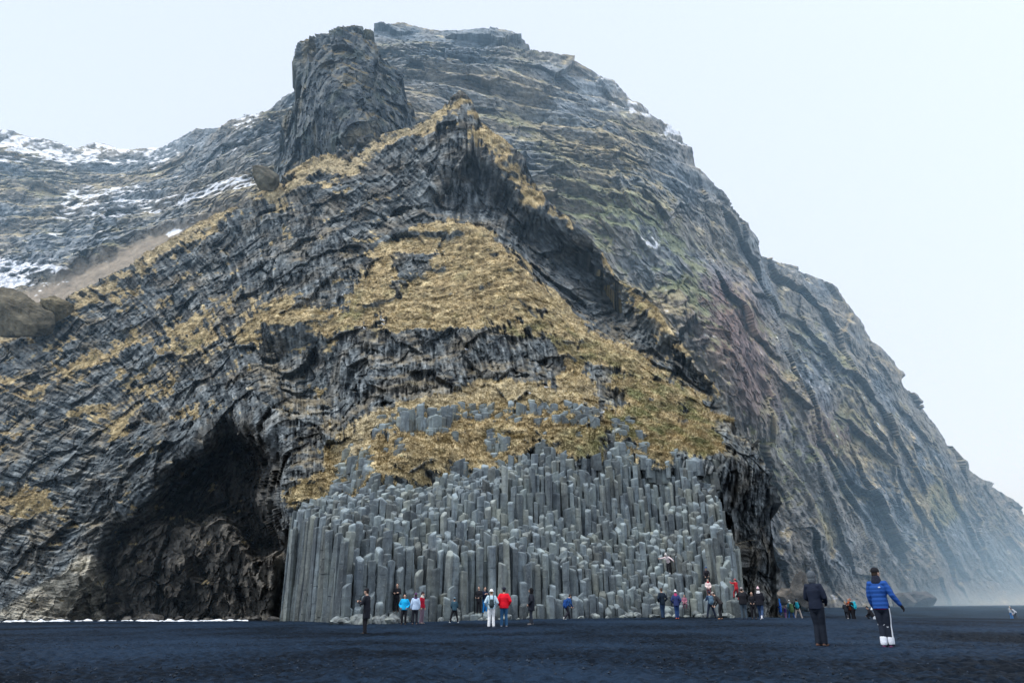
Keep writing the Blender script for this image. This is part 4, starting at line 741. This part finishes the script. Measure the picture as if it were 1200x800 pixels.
def build_columns():
    us = sorted(PROF); S = .485
    def top(x, y):
        z0 = 0.; u = 600 + (F / CP) * x / y
        if u < us[0] or u > us[-1]: return None
        Y0 = np.interp(u, us, [PROF[k][0] for k in us]); t = y - Y0
        if t < -.05 or t > 10.5: return None
        i = max(j for j in range(len(us)) if us[j] <= u); j = min(i + 1, len(us) - 1)
        w = 0 if i == j else (u - us[i]) / (us[j] - us[i])
        vs = [np.interp(t, [q[0] for q in PROF[us[k]][1]], [q[1] for q in PROF[us[k]][1]]) for k in (i, j)]
        v = vs[0] * (1 - w) + vs[1] * w
        return point(u, v, y)[2], t, u
    sites = []
    ny = 0
    y = 41.5
    rows = []
    while y < 64:
        off = (ny % 2) * .5; row = []
        for i in range(-50, 50):
            x = (i + off) * S; row.append((x + RS.uniform(-.14, .14), y + RS.uniform(-.14, .14)))
        rows.append(row); y += S * .87; ny += 1
    pts = np.array([p for r in rows for p in r]); nrow = len(rows[0])
    xa = pts[:, 0]; ya = pts[:, 1]
    cl1 = perlin(xa * .5, ya * .9, 2.2); cl2 = perlin(xa * .35, ya * .35, 7.7)
    out = []
    G = {}
    for k, p in enumerate(pts): G.setdefault((int(p[0] // 1), int(p[1] // 1)), []).append(k)
    for k, (x, y) in enumerate(pts):
        r = top(x, y)
        if r is None: continue
        h, t, u = r
        jit = .5 * np.round(cl1[k] * 3) / 1.5 + .4 * cl2[k] + RS.normal() * .09 + (RS.uniform(.4, 1.1) if RS.rand() < .1 else 0) * (RS.rand() < .5) - (RS.uniform(.4, 1.3) if RS.rand() < .10 else 0)
        if t < .6: jit = jit * .8 + RS.uniform(-.5, .5)
        if u < 400: jit *= .35
        if u > 650 and 0 < t < 6.5: jit = jit * .8 + RS.uniform(-.25, .12)
        h += jit
        # cell by clipping with bisectors
        cell = [(x - 1, y - 1), (x + 1, y - 1), (x + 1, y + 1), (x - 1, y + 1)]
        for gx in (-1, 0, 1):
            for gy in (-1, 0, 1):
                for j in G.get((int(x // 1) + gx, int(y // 1) + gy), ()):
                    if j == k: continue
                    qx, qy = pts[j]; mx, my = (x + qx) / 2, (y + qy) / 2; nx, nyy = qx - x, qy - y
                    if nx * nx + nyy * nyy > 1.5: continue
                    new = []
                    for a in range(len(cell)):
                        A = cell[a]; B = cell[(a + 1) % len(cell)]
                        da = (A[0] - mx) * nx + (A[1] - my) * nyy; db = (B[0] - mx) * nx + (B[1] - my) * nyy
                        if da <= 0: new.append(A)
                        if (da < 0) != (db < 0): f = da / (da - db); new.append((A[0] + f * (B[0] - A[0]), A[1] + f * (B[1] - A[1])))
                    cell = new
        gz = float(ground_z(x, y))
        out.append((x, y, h, cell, t, u, gz))
    return out
def column_mesh(x, y, h, cell, gz, base, rng):
    """one column as stacked drums with worn edges and a broken top; returns verts, quads list, ngon top"""
    n = len(cell); c = np.array(cell); ctr = np.array([x, y])
    c = ctr + (c - ctr) * .985 - (c - ctr) / (np.linalg.norm(c - ctr, axis=1)[:, None] + 1e-6) * rng.uniform(.01, .035)
    tx, ty = rng.normal(0, .30), rng.normal(.25, .30)
    lx, ly = rng.normal(0, .018), rng.normal(.0, .018)
    zs = [base]; z = base
    levels = [(base, 1.)]
    z = base + rng.uniform(.4, 1.2)
    while z < h - .45:
        w = rng.uniform(.93, 1.0)
        levels += [(z - .012, 1.), (z, .955), (z + .012, w)]
        z += rng.uniform(.35, 1.5)
    ins = rng.uniform(.78, .95)
    dr = rng.uniform(.02, .07); levels += [(h - dr - .04, 1.), (h - dr, .95), (h, ins)]
    V = []
    sx = sy = 0
    for (zz, w) in levels:
        if w < .96 and w > .95: sx += rng.normal(0, .018); sy += rng.normal(0, .018)
        q = ctr + (c - ctr) * w + [lx * (zz - base) + sx, ly * (zz - base) + sy]
        tilt = (q[:, 0] - x) * tx + (q[:, 1] - y) * ty if zz > h - .2 else 0
        V.append(np.column_stack([q, np.full(n, zz) + tilt]))
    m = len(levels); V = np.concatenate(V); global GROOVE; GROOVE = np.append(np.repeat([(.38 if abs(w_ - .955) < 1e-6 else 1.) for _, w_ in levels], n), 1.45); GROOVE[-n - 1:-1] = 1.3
    quads = [(r * n + i, r * n + (i + 1) % n, (r + 1) * n + (i + 1) % n, (r + 1) * n + i) for r in range(m - 1) for i in range(n)]
    topc = V[-n:].mean(0) + [0, 0, rng.uniform(-.02, .04)]
    V = np.vstack([V, topc]); k = len(V) - 1
    tris = [((m - 1) * n + i, (m - 1) * n + (i + 1) % n, k) for i in range(n)]
    return V, quads, tris
def col_tint(x, y, rng):
    b = rng.uniform(.62, 1.28); c = np.array([.152, .187, .205]) * b
    if rng.rand() < .25: c = c * [1.10, 1.02, .92]
    if rng.rand() < .15: c = c * .68
    return c
PERCH = [(464,717,44.2),(561,718,46.2),(568,718.5,46.4),(784,672,53.5),(829,684,51.6),(831.5,702,50.4),(864.5,703,49.2),(803,713,49.6)]
def seat(cols):
    out = []
    for c in cols:
        x, y, h, cell, t, u, gz = c
        for (pu, pv, pY) in PERCH:
            px, py, pz = point(pu, pv, pY); dx = x - px; dy = y - py
            if dx * dx + dy * dy < .55 ** 2: h = pz - .02; t = 1.5
            elif abs(dx) < .8 and -2.2 < dy < 0: h = min(h, pz - .1)
        out.append((x, y, h, cell, t, u, gz))
    return out
cols = seat(build_columns())
def stubs():
    """broken column ends that stick out of the grass dome"""
    out = []; rs = np.random.RandomState(3)
    iu = lambda u: int(np.clip((u + 60) / 1.12, 0, CQ.shape[1] - 1))
    def add(u, v, r, hh):
        a = iu(u); col = CS.V[:, a]; b = int(np.clip(np.searchsorted(col, v), 1, CQ.shape[0] - 2)); p = CQ[b, a]
        n = rs.randint(5, 7); a0 = rs.rand() * 6
        cell = [(p[0] + r * rs.uniform(.85, 1.12) * math.cos(a0 + k * 2 * math.pi / n), p[1] + r * .9 * rs.uniform(.85, 1.12) * math.sin(a0 + k * 2 * math.pi / n)) for k in range(n)]
        out.append((p[0], p[1], p[2] + hh, cell, -1., u, p[2] - 1.2))
    n = 0
    while n < 480:
        u = rs.uniform(372, 858); v = rs.uniform(475, 610)
        lo = np.interp(u, [372, 420, 480, 560, 620, 700, 800, 858], [615, 606, 592, 572, 560, 545, 556, 560]); hi = np.interp(u, [372, 400, 450, 560, 700, 780, 858], [585, 530, 484, 470, 476, 500, 515])
        if v > lo or v < hi: continue
        cl = float(WN1[int(v * 2.2) % 800, int(u * 1.6) % 1390]) + .25 * float(WN2[int(v) + 20, int(u) + 100])
        if rs.rand() > sstep(-.12, .3, cl + (.25 if v > lo - 22 else 0) + (.3 if abs(v - hi - 12) < 9 and 440 < u < 720 else 0) - (.15 if u > 760 else 0)): continue
        add(u, v, rs.uniform(.26, .62), rs.uniform(-.25, .4)); n += 1
    for k in range(26): u = rs.uniform(462, 530); add(u, rs.uniform(497, 506), rs.uniform(.35, .55), rs.uniform(.7, 1.7))
    return out
# keep the largest-looking hundred as parts of their own
def show(c):
    x, y, h, cell, t, u, gz = c
    return (h - gz) / y * (1 if t < 2.2 and u > 395 else .1)
cols.sort(key=show, reverse=True)
# hide-depth: base a little below the terrace in front
rng = np.random.RandomState(5)
hmap = {}
for c in cols: hmap.setdefault((round(c[0] / .52), round(c[1] / .52)), []).append(c[2])
VV, QQ, TT, CC = [], [], [], []; nv = 0
cols += stubs()
for i, (x, y, h, cell, t, u, gz) in enumerate(cols):
    near = [hh for a in (-1, 0, 1) for b in (-2, -1, 0, 1) for hh in hmap.get((round(x / .52) + a, round(y / .52) + b), ())]
    base = max(gz - .6, min(near + [h]) - 1.6) if t > 1.2 and 400 < u < 855 else gz - .6
    if t < 0: base = gz
    h = max(h, gz + .25)
    V, q, tr = column_mesh(x, y, h, cell, gz, min(base, h - .3), rng); ct = col_tint(x, y, rng)
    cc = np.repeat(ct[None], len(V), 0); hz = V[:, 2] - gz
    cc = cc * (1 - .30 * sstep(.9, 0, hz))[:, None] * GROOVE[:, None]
    if i < 100:
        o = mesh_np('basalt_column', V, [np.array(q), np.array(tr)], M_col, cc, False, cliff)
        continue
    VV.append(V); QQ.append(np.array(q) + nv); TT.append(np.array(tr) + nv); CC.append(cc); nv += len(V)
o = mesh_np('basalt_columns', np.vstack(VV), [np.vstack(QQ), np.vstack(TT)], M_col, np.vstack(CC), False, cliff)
o['kind'] = 'stuff'
print('columns', len(cols), time.time() - T0)


def build_grass():
    """dry tufts rooted on the ledges"""
    rs = np.random.RandomState(9); w = (CGM * (CS.V > 100) * (CS.V < 640)).astype(float); w[:, :3] = 0; w[w < .45] = 0
    idx = rs.choice(w.size, 60000, p=(w / w.sum()).ravel()); nb = 4
    P = CQ.reshape(-1, 3)[idx]; n = CN.reshape(-1, 3)[idx]; c = CGC.reshape(-1, 3)[idx]
    down = np.stack([n[:, 0] * n[:, 2], n[:, 1] * n[:, 2], -(n[:, 0] ** 2 + n[:, 1] ** 2)], 1)
    VV = []; CC = []
    for b in range(nb):
        a = rs.rand(len(idx)) * 6.28; l = rs.uniform(.12, .34, len(idx)); wd = rs.uniform(.02, .05, len(idx))
        side = np.stack([np.cos(a), np.sin(a), 0 * a], 1) * wd[:, None]
        d = n * .30 + down * 1.0 + rs.normal(size=(len(idx), 3)) * .35 + [0, 0, .35]; d /= np.linalg.norm(d, axis=1)[:, None]
        q = P + rs.normal(size=P.shape) * .08 - n * .03
        tri = np.stack([q - side, q + side, q + d * l[:, None]], 1); VV.append(tri.reshape(-1, 3))
        cc = c * rs.uniform(.65, 1.35, (len(idx), 1)); CC.append(np.repeat(cc[:, None], 3, 1).reshape(-1, 3))
    V = np.concatenate(VV); m = rock_mat('dry_grass', 3, .0, .2, spec=.1)
    o = mesh_np('grass', V, np.arange(len(V)).reshape(-1, 3), m, np.clip(np.concatenate(CC), .01, .75), False)
    tag(o, 'tawny dry winter grass covering the cliff ledges', 'grass', None, 'stuff')
build_grass()


def haze_box(name, lo, hi, dens, label, grad=False):
    bm = bmesh.new(); bmesh.ops.create_cube(bm, size=1)
    for v in bm.verts: v.co = Vector([lo[i] + (v.co[i] + .5) * (hi[i] - lo[i]) for i in range(3)])
    me = bpy.data.meshes.new(name); bm.to_mesh(me); bm.free()
    m = bpy.data.materials.new(name); m.use_nodes = True; nt = m.node_tree; nt.nodes.clear(); L = nt.links.new
    o_ = nt.nodes.new('ShaderNodeOutputMaterial'); vs = nt.nodes.new('ShaderNodeVolumeScatter'); vs.inputs['Color'].default_value = (.46, .73, 1, 1); vs.inputs['Density'].default_value = dens
    L(vs.outputs[0], o_.inputs['Volume'])
    if grad:
        tc = N(nt, 'ShaderNodeTexCoord'); sp = N(nt, 'ShaderNodeSeparateXYZ'); L(tc.outputs['Generated'], sp.inputs[0])
        def ramp(sock, a, b):
            r = N(nt, 'ShaderNodeMapRange', interpolation_type='SMOOTHSTEP'); r.inputs[1].default_value = a; r.inputs[2].default_value = b; L(sock, r.inputs[0]); return r.outputs[0]
        def mul(a, b):
            q = N(nt, 'ShaderNodeMath', operation='MULTIPLY'); L(a, q.inputs[0])
            if isinstance(b, float): q.inputs[1].default_value = b
            else: L(b, q.inputs[1])
            return q.outputs[0]
        L(mul(mul(mul(ramp(sp.outputs['Z'], 1., 0.), ramp(sp.outputs['Y'], 0., .25)), ramp(sp.outputs['X'], 0., .35)), float(dens)), vs.inputs['Density'])
    me.materials.append(m); o = bpy.data.objects.new(name, me); COL.objects.link(o); tag(o, label, None, None, 'structure'); return o

haze_box('sea_spray', (42, 84, -1), (300, 330, 7), .022, 'low blue spray over the far wet beach', True)
def stone(name, u, v, Y, size, seed, rgb, label, cat, group=None, sink=.25, res=5, z=None, amp=.3):
    """an angular weathered block: facetted by random cutting planes"""
    rs = np.random.RandomState(seed); bm = bmesh.new(); bmesh.ops.create_icosphere(bm, subdivisions=res, radius=1)
    co = np.array([q.co[:] for q in bm.verts]); n = co / np.linalg.norm(co, axis=1)[:, None]
    pl = rs.normal(size=(16, 3)); pl /= np.linalg.norm(pl, axis=1)[:, None]; h = rs.uniform(.62, .95, 16)
    d = n @ pl.T; r = np.min(np.where(d > .05, h / np.maximum(d, .05), 9), axis=1); r = np.minimum(r, 1.15)
    p = n * r[:, None] * np.array(size); sc = 3 / max(size)
    p += n * (.06 * amp * max(size) * fbm(p[:, 0] * sc + seed, p[:, 1] * sc, p[:, 2] * sc, 4, .6, True))[:, None] * (3 if max(size) > 1.5 else 1)
    x, y, zz = point(float(u), float(v), float(Y))
    if z == 'ground': zz = float(ground_z(x, y))
    c = np.zeros(p.shape) + np.array(rgb); nn_ = fbm(p[:, 0] * sc * .6 + 5, p[:, 1] * sc * .6, p[:, 2] * sc * .6 + seed, 4)
    c = c * np.clip(1 + nn_ * 1.8, .35, 1.8)[:, None]
    f = np.array([[q.index for q in ff.verts] for ff in bm.faces]); bm.free()
    o = mesh_np(name, p, f, M_col if max(size) < 1.2 else M_cliff, c, False); o.location = (x, y, zz + size[2] * (1 - 2 * sink)); o.rotation_euler = (rs.normal() * .1, rs.normal() * .1, rs.rand() * 6)
    return tag(o, label, cat, group)
stone('boulder', 24, 376, 96, (5.2, 3.4, 3.2), 17, (.12, .108, .078), 'big brown rock outcrop on the scree at the left edge', 'boulder', sink=.4, amp=.8)
stone('boulder', 66, 364, 99, (2.8, 2.2, 1.8), 14, (.14, .12, .075), 'mossy brown boulder on the scree right of the big outcrop', 'boulder', sink=.4, amp=.8)
stone('boulder', 312, 215, 97, (2.6, 2.2, 1.7), 6, (.12, .115, .09), 'grey brown boulder on the grassy crest below the rock tower', 'boulder')
stone('boulder', 920, 704, 112, (2.0, 1.7, 1.4), 8, (.13, .12, .105), 'pale tan boulder at the cliff foot beside the column corner', 'boulder')
stone('boulder', 947, 709, 112, (2.0, 2.0, 3.2), 9, (.085, .085, .082), 'tall blocky brown boulder leaning at the cliff foot', 'boulder', res=5)
stone('boulder', 1078, 711, 150, (3.6, 3.0, 2.3), 10, (.072, .072, .075), 'large dark brown boulder alone at the far cliff foot', 'boulder')
stone('boulder', 1060, 711, 146, (2.4, 2.2, 1.8), 12, (.085, .085, .085), 'smaller brown boulder against the large far one', 'boulder')
rs_ = np.random.RandomState(21)
for k in range(58):
    u = rs_.uniform(392, 462) if k < 26 else rs_.uniform(460, 868)
    Yb = np.interp(u, [392, 412, 440, 475, 540, 600, 660, 720, 780, 825, 868], [42.2, 42.3, 42.8, 44.3, 45.3, 46.3, 47.2, 48.7, 50.2, 50.2, 48.8]) - rs_.uniform(.1, 1.0 if k < 26 else .5)
    q = rs_.uniform(.16, .42) * (1.1 if k < 26 else .85)
    stone('fallen_block', u, 722, Yb, (q * rs_.uniform(.9, 1.4), q, q * rs_.uniform(.6, 1.0)), 40 + k, (.17, .195, .20), 'grey broken basalt block half sunk in the sand along the column foot', 'stone', 'broken blocks along the column foot', .3, 3, 'ground')
for k, (u, v, Y, w_) in enumerate([(180, 727, 64, 1.2), (268, 727, 60, .7), (300, 728, 57, .9), (322, 728, 54, .7), (244, 727, 62, .6), (210, 727, 64, .8), (150, 727, 66, .7)]):
    stone('cave_boulder', u, v, Y, (w_ * .75, w_ * .6, w_ * .38), 140 + k, (.05, .048, .045), 'dark angular rock lying on the sand in the mouth of the cave', 'stone', 'rocks in the cave mouth', .3, 4, 'ground')
def build_foam():
    """thin bright wash lying at the foot of the left cliff"""
    us = np.linspace(-70, 292, 260); n = len(us); V = []
    Yc = np.interp(us, [-70, 0, 120, 200, 292], [63, 63, 62, 60, 56])
    wd = (1.6 + 1.2 * perlin(us * .05, us * 0 + 2, us * 0)) * np.interp(us, [-70, 60, 90, 130, 180, 230, 292], [3.2, 2.6, 1.0, .35, 1.5, 1.7, .15])
    rows = 7
    for j in range(rows):
        t = j / (rows - 1) - .5
        Yj = Yc + wd * t * 2 + .35 * perlin(us * .3, us * 0 + j, us * 0); x = (us - 600) / (F / CP) * Yj * 1.0
        zg = ground_z(x, Yj); V.append(np.stack([x, Yj, zg - .10 + (.26 * (1 - (2 * t) ** 2)) * (.75 + 1.1 * fbm(us * .11, us * 0 + j * .25, us * 0 + 5, 3))], 1))
    V = np.stack(V)
    m = plain('foam', (.82, .86, .92), .7, .08, 4, .4, .05); o = mesh_np('sea_foam', V.reshape(-1, 3), grid_faces(rows, n)[:, ::-1], m)
    tag(o, 'thin white line of sea foam at the foot of the left cliff', None, None, 'structure')
build_foam()
def build_pebbles():
    rs = np.random.RandomState(4); n = 3500; Y = 6 + 22 * rs.rand(n) ** 1.3; X = rs.uniform(-1, 1, n) * (Y * .8 + 2); Z = ground_z(X, Y) + .02
    o8 = np.array([(1,0,0),(-1,0,0),(0,1,0),(0,-1,0),(0,0,1),(0,0,-1)], float); f8 = np.array([(0,2,4),(2,1,4),(1,3,4),(3,0,4),(2,0,5),(1,2,5),(3,1,5),(0,3,5)])
    r = rs.uniform(.010, .026, n); P = np.stack([X, Y, Z], 1)[:, None] + o8[None] * r[:, None, None] * rs.uniform(.6, 1.3, (n, 6, 1))
    Fc = (f8[None] + 6 * np.arange(n)[:, None, None]).reshape(-1, 3); c = np.repeat((np.array([.018, .026, .038]) * rs.uniform(.4, 2.0, (n, 1)))[:, None], 6, 1).reshape(-1, 3)
    tag(mesh_np('pebbles', P.reshape(-1, 3), Fc, M_cliff, c, False), 'small dark pebbles strewn over the black sand', 'pebbles', None, 'stuff')
build_pebbles()
def gull(u, v, Y, head, label, fly=False):
    x, y, z = point(float(u), float(v), float(Y)); k = 1.25
    b = fused('gull', [tube([(0, -.16*k, .12*k), (0, -.04*k, .15*k), (0, .10*k, .19*k), (0, .16*k, .25*k)], [(.03*k, .025*k), (.075*k, .07*k), (.065*k, .06*k), (.035*k, .035*k)], (1, 0, 0)), ball((0, .18*k, .28*k), (.04*k, .045*k, .04*k)), tube([(0, -.14*k, .13*k), (0, -.28*k, .12*k)], [(.035*k, .014*k), (.04*k, .008*k)], (1, 0, 0), 8)], [cloth((.82, .83, .85))], .02, 1)
    for q in (-1, 1):
        W = [(q*.06*k, .05*k, .19*k), (q*.30*k, .08*k, .26*k), (q*.62*k, -.04*k, .20*k)] if fly else [(q*.065*k, .08*k, .19*k), (q*.075*k, -.05*k, .17*k), (q*.04*k, -.24*k, .14*k)]
        fused('wing', [tube(W, [(.07*k, .016*k), (.065*k, .014*k), (.02*k, .008*k)], (0, 1, 0) if fly else (0, 0, 1), 8)], [cloth((.38, .41, .46))], .014, 0, parent=b)
    fused('beak', [tube([(0, .215*k, .275*k), (0, .26*k, .265*k)], [.012*k, .006*k], (1, 0, 0), 6)], [cloth((.7, .45, .05))], .008, 0, parent=b)
    b.location = (x, y, z - (0 if fly else .02)); b.rotation_euler = (0, 0, R(head)); tag(b, label, 'gull')
def on_cliff(u, v):
    a = int((u + 60) / 1.12); b_ = int(np.argmin(np.abs(CS.V[:, a] - v))); return CQ[b_, a]
GUL = [(621, 467, 'white gull sitting on the dome grass, left of the crest pair'), (641, 459, 'white gull on the dome crest grass, topmost on the dome'), (548, 413, 'white gull on the small ledge in the bare rock band'), (450, 383, 'white gull on the ledge under the central grass slope'), (428, 389, 'white gull at the left end of the central grass ledge'), (402, 351, 'white gull on the greenish grass left of the central slope'), (705, 490, 'white gull on the grass right of the dome stubs'), (720, 521, 'white gull low on the green grass just above the columns'), (428, 180, 'white gull on the crest grass right of the rock tower')]
for k, (u, v, lb_) in enumerate(GUL):
    p_ = on_cliff(u, v); Yg = p_[1]; uu, vv_ = project(*p_); gull(uu, vv_ - 1, Yg - .35, 40 * k, lb_)
gull(790, 256, 105, -80, 'gull gliding in front of the upper right mountain face', True); gull(448, 377, 60, 80, 'gull gliding in front of the central grass slope', True)
haze_box('haze', (-300, 62, -3), (420, 420, 190), .0011, 'thin blue haze in front of the far slopes')
haze_box('sea_mist', (20, 66, -2), (300, 330, 34), .006, 'low sea mist hanging over the far end of the beach', True)

# ------------------------------------------------------------------ light
SUN_EL, SUN_AZ = 58, -62
w = bpy.data.worlds.new('World'); scene.world = w; w.use_nodes = True; nt = w.node_tree; bg = nt.nodes['Background']
sk = nt.nodes.new('ShaderNodeTexSky'); sk.sky_type = 'NISHITA'; sk.sun_disc = False; sk.sun_elevation = R(SUN_EL); sk.sun_rotation = R(180 + SUN_AZ); sk.dust_density = 3; sk.air_density = 1.2
nt.links.new(sk.outputs[0], bg.inputs['Color']); bg.inputs['Strength'].default_value = .06
bg2 = nt.nodes.new('ShaderNodeBackground'); bg2.inputs['Color'].default_value = (.79, .872, .99, 1); bg2.inputs['Strength'].default_value = .93
ad = nt.nodes.new('ShaderNodeAddShader'); nt.links.new(bg.outputs[0], ad.inputs[0]); nt.links.new(bg2.outputs[0], ad.inputs[1]); nt.links.new(ad.outputs[0], nt.nodes['World Output'].inputs['Surface'])
sd = bpy.data.lights.new('sun', 'SUN'); sd.energy = 2.7; sd.angle = R(11); sd.color = (1, .96, .9)
so = bpy.data.objects.new('sun', sd); COL.objects.link(so)
dirv = Vector((math.sin(R(SUN_AZ)) * math.cos(R(SUN_EL)), -math.cos(R(SUN_AZ)) * math.cos(R(SUN_EL)), math.sin(R(SUN_EL))))
so.rotation_euler = dirv.to_track_quat('Z', 'Y').to_euler()
scene.view_settings.view_transform = 'Standard'; scene.view_settings.look = 'None'; scene.view_settings.exposure = 0; scene.view_settings.gamma = 1
cy = scene.cycles; cy.max_bounces = 5; cy.diffuse_bounces = 3; cy.glossy_bounces = 2; cy.transparent_max_bounces = 6; cy.volume_bounces = 1
cy.use_denoising = True
print('done', time.time() - T0)
